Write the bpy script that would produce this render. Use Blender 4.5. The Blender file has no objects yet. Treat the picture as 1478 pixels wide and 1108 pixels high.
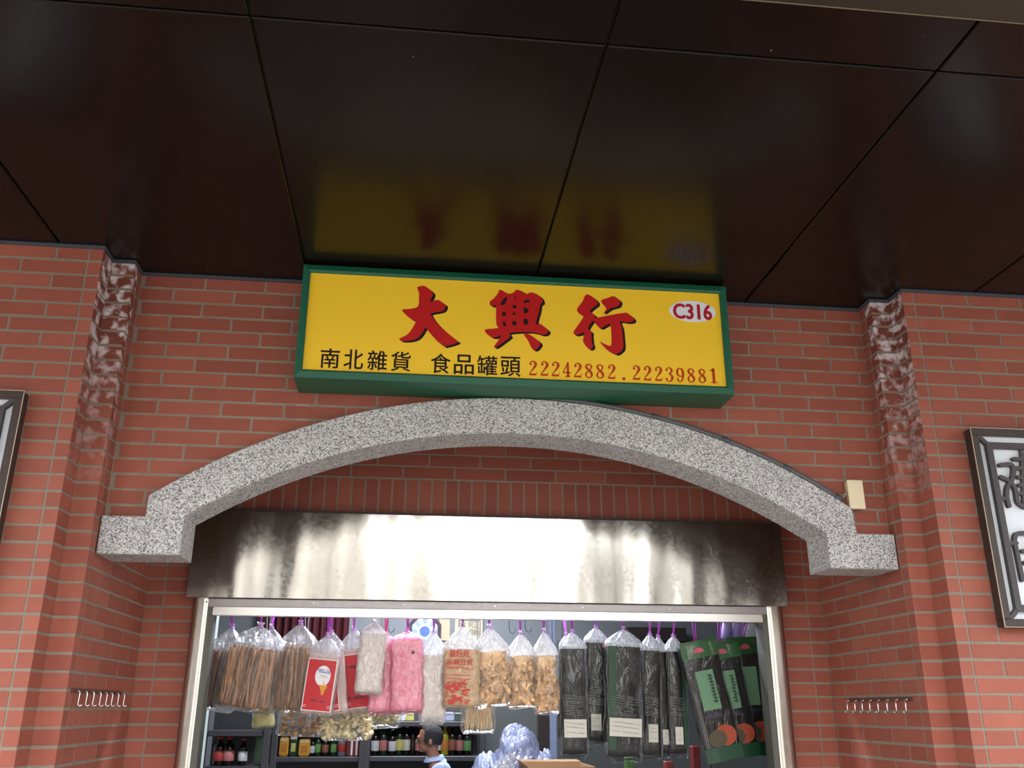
import bpy, bmesh, math, random
from math import sin, cos, pi, radians
from mathutils import Vector, Matrix, noise
SC = bpy.context.scene
COL = SC.collection
RND = random.Random(7)

# ---------------------------------------------------------------- camera
W_, H_, F_ = 1478, 1108, 1308.0
YAW, PIT, ROLL = radians(6.3266), radians(19.80), radians(0.1636)
EYE = Vector((0, 0, 1.6))
def _basis():
    f0 = Vector((sin(YAW), cos(YAW), 0)); r0 = Vector((cos(YAW), -sin(YAW), 0)); u0 = Vector((0, 0, 1))
    f = cos(PIT)*f0 + sin(PIT)*u0; u = -sin(PIT)*f0 + cos(PIT)*u0
    return cos(ROLL)*r0 + sin(ROLL)*u, -sin(ROLL)*r0 + cos(ROLL)*u, f
RT, UP, FW = _basis()
cam = bpy.data.cameras.new('camera'); camo = bpy.data.objects.new('camera', cam); COL.objects.link(camo)
cam.sensor_width = 36; cam.lens = F_*36/W_; cam.clip_start = .02; cam.clip_end = 300
camo.matrix_world = Matrix(((RT.x, UP.x, -FW.x, EYE.x), (RT.y, UP.y, -FW.y, EYE.y), (RT.z, UP.z, -FW.z, EYE.z), (0, 0, 0, 1)))
SC.camera = camo
def at(px, py, D):
    "world point seen at photo pixel (px, py) on the vertical plane y = D"
    d = RT*((px-739)/F_) - UP*((py-554)/F_) + FW
    return EYE + d*(D/d.y)

# ---------------------------------------------------------------- light
SC.view_settings.view_transform = 'Standard'; SC.view_settings.look = 'None'
SC.view_settings.gamma = 1; SC.view_settings.use_curve_mapping = False
SC.view_settings.exposure = 0.43
SC.cycles.transparent_max_bounces = 24
world = bpy.data.worlds.new('overcast_sky'); SC.world = world; world.use_nodes = True
wn = world.node_tree; wn.nodes.clear()
wo = wn.nodes.new('ShaderNodeOutputWorld'); wb = wn.nodes.new('ShaderNodeBackground')
tc = wn.nodes.new('ShaderNodeTexCoord'); sx = wn.nodes.new('ShaderNodeSeparateXYZ'); rp = wn.nodes.new('ShaderNodeValToRGB')
wn.links.new(tc.outputs['Generated'], sx.inputs[0]); wn.links.new(sx.outputs['Z'], rp.inputs[0])
rp.color_ramp.elements[0].position = 0.0; rp.color_ramp.elements[0].color = (.50, .52, .54, 1)
rp.color_ramp.elements[1].position = 0.55; rp.color_ramp.elements[1].color = (.96, .98, 1, 1)
wn.links.new(rp.outputs[0], wb.inputs[0]); wb.inputs[1].default_value = 4.2
wn.links.new(wb.outputs[0], wo.inputs[0])
# the cloud cover is brightest low over the street in front of the shops
dp = wn.nodes.new('ShaderNodeVectorMath'); dp.operation = 'DOT_PRODUCT'; dp.inputs[1].default_value = (.10, -.965, .24); wn.links.new(tc.outputs['Generated'], dp.inputs[0])
mxx = wn.nodes.new('ShaderNodeMath'); mxx.operation = 'MAXIMUM'; mxx.inputs[1].default_value = 0; wn.links.new(dp.outputs['Value'], mxx.inputs[0])
pw = wn.nodes.new('ShaderNodeMath'); pw.operation = 'POWER'; pw.inputs[1].default_value = 7; wn.links.new(mxx.outputs[0], pw.inputs[0])
ml = wn.nodes.new('ShaderNodeMath'); ml.operation = 'MULTIPLY_ADD'; ml.inputs[1].default_value = 1.6; ml.inputs[2].default_value = 4.6; wn.links.new(pw.outputs[0], ml.inputs[0])
wn.links.new(ml.outputs[0], wb.inputs[1])
def area(name, loc, rot, sx_, sy_, power, colr):
    l = bpy.data.lights.new(name, 'AREA'); l.shape = 'RECTANGLE'; l.size = sx_; l.size_y = sy_; l.energy = power; l.color = colr
    o = bpy.data.objects.new(name, l); o.location = loc; o.rotation_euler = rot; COL.objects.link(o); return o
# the shop's own fluorescent ceiling tubes
area('shop_tube_light', (.30, 4.85, 2.92), (0, 0, 0), 1.5, .10, 60, (.80, .86, 1.0))
area('shop_tube_light', (.20, 7.30, 2.92), (0, 0, 0), 1.4, .10, 60, (.88, .92, 1.0))

# ---------------------------------------------------------------- helpers
def lin(c):
    c = c/255.0
    return c/12.92 if c <= .04045 else ((c+.055)/1.055)**2.4
def rgb(r, g, b): return (lin(r), lin(g), lin(b), 1)
def newmat(name):
    m = bpy.data.materials.new(name); m.use_nodes = True
    return m, m.node_tree, m.node_tree.nodes['Principled BSDF']
MATS = {}
def mat(name, c, rough=.6, metal=0, spec=.5, bump=0, bscale=40, var=0, vscale=8, coat=0, emit=0):
    if name in MATS: return MATS[name]
    m, t, p = newmat(name)
    p.inputs['Base Color'].default_value = c; p.inputs['Roughness'].default_value = rough
    p.inputs['Metallic'].default_value = metal; p.inputs['Specular IOR Level'].default_value = spec
    if coat: p.inputs['Coat Weight'].default_value = coat; p.inputs['Coat Roughness'].default_value = .08
    if emit: p.inputs['Emission Color'].default_value = c; p.inputs['Emission Strength'].default_value = emit
    co = t.nodes.new('ShaderNodeTexCoord')
    if bump:
        n = t.nodes.new('ShaderNodeTexNoise'); n.inputs['Scale'].default_value = bscale; n.inputs['Detail'].default_value = 4
        b = t.nodes.new('ShaderNodeBump'); b.inputs['Strength'].default_value = bump; b.inputs['Distance'].default_value = .01
        t.links.new(co.outputs['Object'], n.inputs['Vector']); t.links.new(n.outputs[0], b.inputs['Height']); t.links.new(b.outputs[0], p.inputs['Normal'])
    if var:
        n = t.nodes.new('ShaderNodeTexNoise'); n.inputs['Scale'].default_value = vscale; n.inputs['Detail'].default_value = 5
        g = t.nodes.new('ShaderNodeNewGeometry'); ad = t.nodes.new('ShaderNodeMath'); ad.operation = 'ADD'
        mp = t.nodes.new('ShaderNodeMapRange'); mp.inputs[1].default_value = .5; mp.inputs[2].default_value = 1.5
        mp.inputs[3].default_value = 1-var; mp.inputs[4].default_value = 1+var
        hs = t.nodes.new('ShaderNodeHueSaturation'); hs.inputs['Color'].default_value = c
        t.links.new(co.outputs['Object'], n.inputs['Vector']); t.links.new(n.outputs[0], ad.inputs[0]); t.links.new(g.outputs['Random Per Island'], ad.inputs[1])
        t.links.new(ad.outputs[0], mp.inputs[0]); t.links.new(mp.outputs[0], hs.inputs['Value']); t.links.new(hs.outputs[0], p.inputs['Base Color'])
    MATS[name] = m; return m

def film_mat(name, c, alpha, gloss=.14, rough=.12, bscale=22, bstr=.6):
    "thin plastic film: mostly see-through, a little milky, wrinkled gloss"
    m, t, p = newmat(name); t.nodes.remove(p); out = t.nodes['Material Output']
    tr = t.nodes.new('ShaderNodeBsdfTransparent'); df = t.nodes.new('ShaderNodeBsdfDiffuse'); tl = t.nodes.new('ShaderNodeBsdfTranslucent')
    gl = t.nodes.new('ShaderNodeBsdfGlossy'); m1 = t.nodes.new('ShaderNodeMixShader'); m2 = t.nodes.new('ShaderNodeMixShader'); m3 = t.nodes.new('ShaderNodeMixShader')
    co = t.nodes.new('ShaderNodeTexCoord'); n = t.nodes.new('ShaderNodeTexNoise'); n.inputs['Scale'].default_value = bscale; n.inputs['Detail'].default_value = 3; n.inputs['Distortion'].default_value = 1.5
    mpg = t.nodes.new('ShaderNodeMapping'); mpg.inputs['Scale'].default_value = (1.6, 1.6, .7)
    t.links.new(co.outputs['Object'], mpg.inputs[0]); t.links.new(mpg.outputs[0], n.inputs['Vector'])
    b = t.nodes.new('ShaderNodeBump'); b.inputs['Strength'].default_value = bstr; b.inputs['Distance'].default_value = .02
    t.links.new(n.outputs[0], b.inputs['Height'])
    for s in (df, tl, gl): t.links.new(b.outputs[0], s.inputs['Normal'])
    df.inputs[0].default_value = c; tl.inputs[0].default_value = c; gl.inputs['Roughness'].default_value = rough; gl.inputs[0].default_value = (1, 1, 1, 1)
    m1.inputs[0].default_value = .5; t.links.new(df.outputs[0], m1.inputs[1]); t.links.new(tl.outputs[0], m1.inputs[2])
    ar = t.nodes.new('ShaderNodeMapRange'); ar.inputs[1].default_value = .35; ar.inputs[2].default_value = .7; ar.inputs[3].default_value = alpha*.55; ar.inputs[4].default_value = min(1, alpha*1.5)
    t.links.new(n.outputs[0], ar.inputs[0]); t.links.new(ar.outputs[0], m2.inputs[0])
    t.links.new(tr.outputs[0], m2.inputs[1]); t.links.new(m1.outputs[0], m2.inputs[2])
    lw = t.nodes.new('ShaderNodeLayerWeight'); lw.inputs[0].default_value = .35; t.links.new(b.outputs[0], lw.inputs['Normal'])
    mu = t.nodes.new('ShaderNodeMath'); mu.operation = 'MULTIPLY_ADD'; mu.inputs[1].default_value = .5; mu.inputs[2].default_value = gloss
    t.links.new(lw.outputs['Fresnel'], mu.inputs[0]); t.links.new(mu.outputs[0], m3.inputs[0])
    t.links.new(m2.outputs[0], m3.inputs[1]); t.links.new(gl.outputs[0], m3.inputs[2]); t.links.new(m3.outputs[0], out.inputs[0])
    MATS[name] = m; return m

def build(name, bm, mats, parent=None, smooth=False, label=None):
    me = bpy.data.meshes.new(name)
    if parent is not None: bmesh.ops.translate(bm, verts=bm.verts, vec=-WORLD[parent.name])
    bm.to_mesh(me); bm.free()
    for m in (mats if isinstance(mats, (list, tuple)) else [mats]): me.materials.append(m)
    if smooth:
        for p in me.polygons: p.use_smooth = True
    o = bpy.data.objects.new(name, me); COL.objects.link(o)
    if parent is not None: o.parent = parent; WORLD[o.name] = WORLD[parent.name]
    if label: o['label'] = label
    return o
WORLD = {}
def thing(name, label, cat, loc, group=None):
    o = bpy.data.objects.new(name, None); COL.objects.link(o); o.location = loc; o.empty_display_size = .05
    WORLD[o.name] = Vector(loc); o['label'] = label; o['category'] = cat
    if group: o['group'] = group
    return o
def tag(o, label, cat, group=None, kind=None):
    o['label'] = label; o['category'] = cat
    if group: o['group'] = group
    if kind: o['kind'] = kind
    return o
def struct(name, bm, m, parent=None, smooth=False):
    o = build(name, bm, m, parent, smooth)
    if parent is None: o['kind'] = 'structure'; WORLD[o.name] = Vector((0, 0, 0))
    return o
def nb(): return bmesh.new()
def box(bm, x0, x1, y0, y1, z0, z1, mi=0):
    v = [bm.verts.new(p) for p in ((x0, y0, z0), (x1, y0, z0), (x1, y1, z0), (x0, y1, z0), (x0, y0, z1), (x1, y0, z1), (x1, y1, z1), (x0, y1, z1))]
    for f in ((3, 2, 1, 0), (4, 5, 6, 7), (0, 1, 5, 4), (1, 2, 6, 5), (2, 3, 7, 6), (3, 0, 4, 7)):
        fc = bm.faces.new([v[i] for i in f]); fc.material_index = mi
    return v
def bev_box(x0, x1, y0, y1, z0, z1, r=.004, seg=2):
    bm = nb(); box(bm, x0, x1, y0, y1, z0, z1)
    bmesh.ops.bevel(bm, geom=bm.edges[:], offset=r, segments=seg, affect='EDGES'); return bm
def prism(bm, pts, y0, y1, mi=0):
    "pts: (x,z) outline; extruded from y0 (front) to y1"
    a = [bm.verts.new((x, y0, z)) for x, z in pts]; b = [bm.verts.new((x, y1, z)) for x, z in pts]
    n = len(pts)
    fs = [bm.faces.new(a), bm.faces.new(b[::-1])] + [bm.faces.new((a[i], b[i], b[(i+1) % n], a[(i+1) % n])) for i in range(n)]
    for f in fs: f.material_index = mi
def tube(bm, pts, r, seg=8, cap=True, mi=0):
    pts = [Vector(p) for p in pts]; rs = r if isinstance(r, (list, tuple)) else [r]*len(pts); rings = []
    for i, p in enumerate(pts):
        d = (pts[min(i+1, len(pts)-1)] - pts[max(i-1, 0)]).normalized()
        a = d.cross(Vector((0, 0, 1)) if abs(d.z) < .9 else Vector((1, 0, 0))).normalized(); b = d.cross(a)
        rings.append([bm.verts.new(p + (a*cos(2*pi*k/seg) + b*sin(2*pi*k/seg))*rs[i]) for k in range(seg)])
    for i in range(len(rings)-1):
        for k in range(seg):
            f = bm.faces.new((rings[i][k], rings[i][(k+1) % seg], rings[i+1][(k+1) % seg], rings[i+1][k])); f.smooth = True; f.material_index = mi
    if cap: bm.faces.new(rings[0][::-1]).material_index = mi; bm.faces.new(rings[-1]).material_index = mi
def lathe(bm, cx, cy, prof, seg=16, sx_=1, sy_=1, mi=0):
    rings = [[bm.verts.new((cx + r*sx_*cos(2*pi*k/seg), cy + r*sy_*sin(2*pi*k/seg), z)) for k in range(seg)] for r, z in prof]
    for i in range(len(rings)-1):
        for k in range(seg):
            f = bm.faces.new((rings[i][k], rings[i][(k+1) % seg], rings[i+1][(k+1) % seg], rings[i+1][k])); f.smooth = True; f.material_index = mi
    bm.faces.new(rings[0][::-1]).material_index = mi; bm.faces.new(rings[-1]).material_index = mi
def ribbon(bm, pts, w, y0, y1, round_=True, mi=0):
    "flat bar following (x,z) points, front face at y0"
    for i in range(len(pts)-1):
        (ax, az), (bx_, bz) = pts[i], pts[i+1]; wa = w[i] if isinstance(w, (list, tuple)) else w; wb_ = w[i+1] if isinstance(w, (list, tuple)) else w
        d = Vector((bx_-ax, bz-az)); 
        if d.length < 1e-7: continue
        n = Vector((-d.y, d.x)).normalized()/2
        prism(bm, [(ax+n.x*wa, az+n.y*wa), (ax-n.x*wa, az-n.y*wa), (bx_-n.x*wb_, bz-n.y*wb_), (bx_+n.x*wb_, bz+n.y*wb_)], y0+(i % 2)*9e-5, y1-(i % 2)*9e-5, mi)
    if round_:
        for i, p in enumerate(pts):
            ww = (w[i] if isinstance(w, (list, tuple)) else w)/2
            prism(bm, [(p[0]+ww*cos(2*pi*k/10), p[1]+ww*sin(2*pi*k/10)) for k in range(10)], y0+1.8e-4+(i % 3)*4e-5, y1-1.8e-4-(i % 3)*4e-5, mi)
def smooth_closed(pts, n=4):
    out = []; N = len(pts)
    for i in range(N):
        p0, p1, p2, p3 = (Vector(pts[(i+j-1) % N]) for j in range(4))
        for k in range(n):
            t = k/n; out.append(tuple(.5*((2*p1) + (p2-p0)*t + (2*p0-5*p1+4*p2-p3)*t*t + (3*p1-p0-3*p2+p3)*t**3)))
    return out
def spline(pts, n=5):
    out = []; N = len(pts)
    for i in range(N-1):
        p0, p1, p2, p3 = Vector(pts[max(i-1, 0)]), Vector(pts[i]), Vector(pts[i+1]), Vector(pts[min(i+2, N-1)])
        for k in range(n):
            t = k/n; out.append(tuple(.5*((2*p1) + (p2-p0)*t + (2*p0-5*p1+4*p2-p3)*t*t + (3*p1-p0-3*p2+p3)*t**3)))
    out.append(tuple(pts[-1])); return out
def curve_fill(loops, y0, thick):
    "loops of (x,z): outer and holes -> bmesh of a filled plate standing at y0..y0+thick"
    cu = bpy.data.curves.new('c', 'CURVE'); cu.dimensions = '2D'; cu.fill_mode = 'BOTH'; cu.extrude = thick/2
    for lp in loops:
        s = cu.splines.new('POLY'); s.points.add(len(lp)-1); s.use_cyclic_u = True
        for i, (x, z) in enumerate(lp): s.points[i].co = (x, z, 0, 1)
    o = bpy.data.objects.new('c', cu); me = bpy.data.meshes.new_from_object(o); bm = nb(); bm.from_mesh(me)
    bpy.data.objects.remove(o); bpy.data.curves.remove(cu); bpy.data.meshes.remove(me)
    for v in bm.verts: x, y, z = v.co; v.co = (x, y0 + thick/2 - z, y)
    return bm
def text_bm(s, x0, x1, z0, z1, y, thick=.0008, bold=0, mapf=None):
    cu = bpy.data.curves.new('t', 'FONT'); cu.body = s; cu.extrude = thick/2; cu.offset = bold; cu.resolution_u = 3; cu.size = 1
    o = bpy.data.objects.new('t', cu); me = bpy.data.meshes.new_from_object(o); bm = nb(); bm.from_mesh(me)
    bpy.data.objects.remove(o); bpy.data.curves.remove(cu); bpy.data.meshes.remove(me)
    xs = [v.co.x for v in bm.verts] or [0, 1]; ys = [v.co.y for v in bm.verts] or [0, 1]
    a, b, c, d = min(xs), max(xs), min(ys), max(ys)
    for v in bm.verts:
        u, w, k = (v.co.x-a)/max(b-a, 1e-6), (v.co.y-c)/max(d-c, 1e-6), v.co.z
        v.co = mapf(u, w, k) if mapf else (x0+(x1-x0)*u, y - thick/2 - k, z0+(z1-z0)*w)
    return bm
def join(bm, other):
    me = bpy.data.meshes.new('j'); other.to_mesh(me); other.free(); bm.from_mesh(me); bpy.data.meshes.remove(me)

# ---------------------------------------------------------------- planes of the facade (y = depth from the camera)
D0, D1, D2, D3 = 3.273, 3.383, 3.485, 4.18          # pilaster face, step, wall over the arch, wall inside the porch
STONE_F, STONE_B = 3.44, 3.64
XL0, XL1, XR1, XR0 = -1.225, -1.139, 1.936, 2.020
SOF = 1.679 + 1.6
COURSE, ZREF = .0598, 1.6155 + 1.6
BL = .2415

# ---------------------------------------------------------------- brick and other facade materials
def brick_mat(name, stained=False):
    m, t, p = newmat(name); L = t.links.new
    co = t.nodes.new('ShaderNodeTexCoord'); g = t.nodes.new('ShaderNodeNewGeometry')
    r = t.nodes.new('ShaderNodeValToRGB'); r.color_ramp.elements[0].color = rgb(150, 83, 68); r.color_ramp.elements[1].color = rgb(168, 96, 78)
    e = r.color_ramp.elements.new(.5); e.color = rgb(158, 88, 72)
    L(g.outputs['Random Per Island'], r.inputs[0])
    n = t.nodes.new('ShaderNodeTexNoise'); n.inputs['Scale'].default_value = 14; n.inputs['Detail'].default_value = 6; L(co.outputs['Object'], n.inputs['Vector'])
    mx = t.nodes.new('ShaderNodeMixRGB'); mx.blend_type = 'MULTIPLY'; mx.inputs[0].default_value = .35
    r2 = t.nodes.new('ShaderNodeValToRGB'); r2.color_ramp.elements[0].position = .3; r2.color_ramp.elements[0].color = (.72, .68, .68, 1); r2.color_ramp.elements[1].position = .7
    L(n.outputs[0], r2.inputs[0]); L(r.outputs[0], mx.inputs[1]); L(r2.outputs[0], mx.inputs[2])
    last = mx.outputs[0]
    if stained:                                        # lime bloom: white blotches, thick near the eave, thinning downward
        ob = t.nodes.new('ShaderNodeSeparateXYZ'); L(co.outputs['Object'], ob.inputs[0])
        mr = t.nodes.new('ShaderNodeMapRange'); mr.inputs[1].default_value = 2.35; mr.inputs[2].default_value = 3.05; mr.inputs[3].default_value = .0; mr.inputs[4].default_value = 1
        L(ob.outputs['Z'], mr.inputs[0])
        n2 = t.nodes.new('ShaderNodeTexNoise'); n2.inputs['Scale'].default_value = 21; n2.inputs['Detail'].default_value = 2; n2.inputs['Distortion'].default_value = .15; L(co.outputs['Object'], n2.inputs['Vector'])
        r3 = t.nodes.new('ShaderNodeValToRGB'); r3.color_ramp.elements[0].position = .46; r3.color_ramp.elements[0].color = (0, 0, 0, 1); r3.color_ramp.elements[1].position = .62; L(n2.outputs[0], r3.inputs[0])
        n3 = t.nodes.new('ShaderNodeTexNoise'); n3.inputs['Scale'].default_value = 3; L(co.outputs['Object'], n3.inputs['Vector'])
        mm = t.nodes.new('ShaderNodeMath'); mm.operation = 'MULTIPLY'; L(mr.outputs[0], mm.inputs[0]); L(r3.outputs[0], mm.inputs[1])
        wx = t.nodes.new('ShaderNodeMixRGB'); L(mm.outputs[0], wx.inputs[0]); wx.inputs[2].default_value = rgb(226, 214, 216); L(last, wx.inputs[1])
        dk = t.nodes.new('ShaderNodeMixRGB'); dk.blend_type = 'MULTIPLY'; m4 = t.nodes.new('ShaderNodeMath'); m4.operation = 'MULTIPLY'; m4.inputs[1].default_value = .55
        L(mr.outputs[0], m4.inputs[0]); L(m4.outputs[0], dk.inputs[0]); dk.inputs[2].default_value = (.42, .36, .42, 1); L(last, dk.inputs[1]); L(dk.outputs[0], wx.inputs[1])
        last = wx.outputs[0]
    L(last, p.inputs['Base Color']); p.inputs['Roughness'].default_value = .55; p.inputs['Specular IOR Level'].default_value = .3
    b = t.nodes.new('ShaderNodeBump'); b.inputs['Strength'].default_value = .25; b.inputs['Distance'].default_value = .004
    n4 = t.nodes.new('ShaderNodeTexNoise'); n4.inputs['Scale'].default_value = 90; L(co.outputs['Object'], n4.inputs['Vector']); L(n4.outputs[0], b.inputs['Height']); L(b.outputs[0], p.inputs['Normal'])
    return m
BRICK = brick_mat('brick_tile'); BRICK_ST = brick_mat('brick_tile_bloomed', True)
MORTAR = mat('mortar', rgb(144, 130, 116), .9, var=.14, vscale=9, bump=.3, bscale=120)
def granite():
    m, t, p = newmat('granite'); L = t.links.new
    co = t.nodes.new('ShaderNodeTexCoord')
    v = t.nodes.new('ShaderNodeTexVoronoi'); v.inputs['Scale'].default_value = 240; L(co.outputs['Object'], v.inputs['Vector'])
    sep = t.nodes.new('ShaderNodeSeparateColor'); L(v.outputs['Color'], sep.inputs[0])
    r = t.nodes.new('ShaderNodeValToRGB'); cr = r.color_ramp; cr.interpolation = 'LINEAR'
    cr.elements[0].position = 0; cr.elements[0].color = rgb(84, 82, 84); cr.elements[1].position = 1; cr.elements[1].color = rgb(240, 236, 232)
    for q, c in ((.16, 142), (.42, 186), (.75, 214)): e = cr.elements.new(q); e.color = rgb(c, c-1, c-1)
    L(sep.outputs[0], r.inputs[0])
    n = t.nodes.new('ShaderNodeTexNoise'); n.inputs['Scale'].default_value = 6; L(co.outputs['Object'], n.inputs['Vector'])
    mx = t.nodes.new('ShaderNodeMixRGB'); mx.blend_type = 'MULTIPLY'; mx.inputs[0].default_value = .25; L(r.outputs[0], mx.inputs[1]); L(n.outputs[0], mx.inputs[2])
    L(mx.outputs[0], p.inputs['Base Color']); p.inputs['Roughness'].default_value = .75; p.inputs['Specular IOR Level'].default_value = .3
    b = t.nodes.new('ShaderNodeBump'); b.inputs['Strength'].default_value = .35; b.inputs['Distance'].default_value = .003; L(v.outputs['Distance'], b.inputs['Height']); L(b.outputs[0], p.inputs['Normal'])
    return m
GRANITE = granite()
def soffit_mat():
    m, t, p = newmat('glossy_brown_soffit_panel'); L = t.links.new
    co = t.nodes.new('ShaderNodeTexCoord'); n = t.nodes.new('ShaderNodeTexNoise'); n.inputs['Scale'].default_value = 2.2; n.inputs['Detail'].default_value = 3
    L(co.outputs['Object'], n.inputs['Vector'])
    r = t.nodes.new('ShaderNodeValToRGB'); r.color_ramp.elements[0].color = (.006, .0035, .003, 1); r.color_ramp.elements[1].color = (.010, .006, .005, 1); L(n.outputs[0], r.inputs[0])
    v = t.nodes.new('ShaderNodeTexNoise'); v.inputs['Scale'].default_value = 38; v.inputs['Detail'].default_value = 1; L(co.outputs['Object'], v.inputs['Vector'])
    rs = t.nodes.new('ShaderNodeValToRGB'); rs.color_ramp.elements[0].position = .835; rs.color_ramp.elements[1].position = .85; L(v.outputs[0], rs.inputs[0])
    mx = t.nodes.new('ShaderNodeMixRGB'); L(rs.outputs[0], mx.inputs[0]); L(r.outputs[0], mx.inputs[1]); mx.inputs[2].default_value = rgb(120, 112, 104)
    L(mx.outputs[0], p.inputs['Base Color']); p.inputs['Roughness'].default_value = .23; p.inputs['Specular IOR Level'].default_value = .24
    return m
SOFFIT = soffit_mat()
def steel(name, rough, col=(.62, .61, .59, 1), streak=.0, scl=(1, 1, 1), dist=.02, nsc=2.2):
    m, t, p = newmat(name); L = t.links.new
    p.inputs['Base Color'].default_value = col; p.inputs['Metallic'].default_value = 1; p.inputs['Roughness'].default_value = rough
    co = t.nodes.new('ShaderNodeTexCoord'); mp = t.nodes.new('ShaderNodeMapping'); mp.inputs['Scale'].default_value = scl; L(co.outputs['Object'], mp.inputs[0])
    n = t.nodes.new('ShaderNodeTexNoise'); n.inputs['Scale'].default_value = nsc; n.inputs['Detail'].default_value = 1.5; L(mp.outputs[0], n.inputs['Vector'])
    b = t.nodes.new('ShaderNodeBump'); b.inputs['Strength'].default_value = streak; b.inputs['Distance'].default_value = dist; L(n.outputs[0], b.inputs['Height'])
    if streak: L(b.outputs[0], p.inputs['Normal'])
    n2 = t.nodes.new('ShaderNodeTexNoise'); n2.inputs['Scale'].default_value = 60; n2.inputs['Detail'].default_value = 6; L(co.outputs['Object'], n2.inputs['Vector'])
    mr = t.nodes.new('ShaderNodeMapRange'); mr.inputs[1].default_value = .35; mr.inputs[2].default_value = .75; mr.inputs[3].default_value = rough; mr.inputs[4].default_value = rough+.12
    L(n2.outputs[0], mr.inputs[0]); L(mr.outputs[0], p.inputs['Roughness'])
    MATS[name] = m; return m
STEEL_HOOD = steel('stainless_sheet', .15, (.56, .545, .52, 1), .45, (1.7, 1, .25), .06, 2.4)
STEEL_FR = steel('stainless_frame', .28, (.66, .64, .58, 1), .25, (3, 3, .6), .03, 3)
STEEL_RAIL = steel('steel_rail', .45, (.42, .39, .39, 1))
GREEN = mat('green_painted_aluminium', rgb(24, 92, 68), .38, spec=.45, bump=.03, bscale=60)
YELLOW = mat('yellow_sign_face', rgb(252, 207, 50), .42, spec=.35)
RED = mat('red_vinyl', rgb(190, 26, 28), .45, spec=.3)
ORANGE = mat('orange_red_vinyl', rgb(190, 62, 26), .45, spec=.3)
BLACK = mat('black_vinyl', rgb(32, 18, 20), .5, spec=.3)
CRIMSON = mat('crimson_vinyl', rgb(176, 28, 48), .5, spec=.3)
WHITE = mat('white_vinyl', rgb(228, 232, 240), .5, spec=.3)

# ---------------------------------------------------------------- brick laying: every brick is a raised tile on the mortar
def lay(bm, O, U, N, u0, u1, z0, z1, joints=None, phase=0.0, stack=False, clip=None, lift=.002, mi=0, gap=.0108, cv=''):
    """tiles on the wall through O (u measured along U, N points out of the wall).
    running bond with a joint at u = phase on even rows; stack=True gives one tile per row between u0 and u1."""
    k0 = int(math.floor((z0-ZREF)/COURSE)); k1 = int(math.ceil((z1-ZREF)/COURSE))
    g = gap/2
    for k in range(k0, k1):
        a, b = max(ZREF+k*COURSE, z0)+g, min(ZREF+(k+1)*COURSE, z1)-g
        if b-a < .008: continue
        if stack: cells = [(u0, u1)]
        else:
            s = phase + (BL/2 if k % 2 else 0)
            i0 = int(math.floor((u0-s)/BL)); cells = []
            i = i0
            while s+i*BL < u1:
                c0, c1 = max(s+i*BL, u0), min(s+(i+1)*BL, u1)
                if c1-c0 > .012: cells.append((c0, c1))
                i += 1
        for c0, c1 in cells:
            p, q = c0 + (g if c0 > u0+1e-5 or not stack else g*.6), c1 - (g if c1 < u1-1e-5 or not stack else g*.6)
            if 'a' in cv and c0 < u0+1e-5: p = c0-lift+.0004
            if 'b' in cv and c1 > u1-1e-5: q = c1+lift-.0004
            if q-p < .006: continue
            jz = RND.uniform(-.0007, .0007)
            if clip:
                n = 5; us = [p+(q-p)*i/n for i in range(n+1)]
                lo = [min(max(a, clip(u)), b) for u in us]
                if all(l >= b-.002 for l in lo): continue
                if max(lo) <= a+1e-6: poly = [(p, a), (q, a), (q, b), (p, b)]
                else:
                    keep = [(u, l) for u, l in zip(us, lo) if l < b-.001]
                    if len(keep) < 2: continue
                    poly = keep + [(keep[-1][0], b), (keep[0][0], b)]
            else: poly = [(p, a), (q, a), (q, b), (p, b)]
            face = [bm.verts.new(O + U*u + N*(lift) + Vector((0, 0, z+jz))) for u, z in poly]
            back = [bm.verts.new(O + U*u - N*.001 + Vector((0, 0, z+jz))) for u, z in poly]
            m = len(poly); f = bm.faces.new(face); f.material_index = mi
            for i in range(m):
                f = bm.faces.new((face[i], back[i], back[(i+1) % m], face[(i+1) % m])); f.material_index = mi
X, Y, Z = Vector((1, 0, 0)), Vector((0, 1, 0)), Vector((0, 0, 1))
FRONT = -Y
ZB = 0.0

# floor, paving outside, shop floor
b_ = nb(); box(b_, -30, 30, -30, D3, -.12, 0)
struct('floor', b_, mat('pavement_tiles', rgb(134, 128, 122), .8, var=.12, vscale=2, bump=.2, bscale=30))
b_ = nb(); box(b_, -2.6, 3.4, D3, 8.5, -.12, 0); struct('floor_shop', b_, mat('shop_floor', rgb(120, 116, 110), .5, var=.1))

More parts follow.
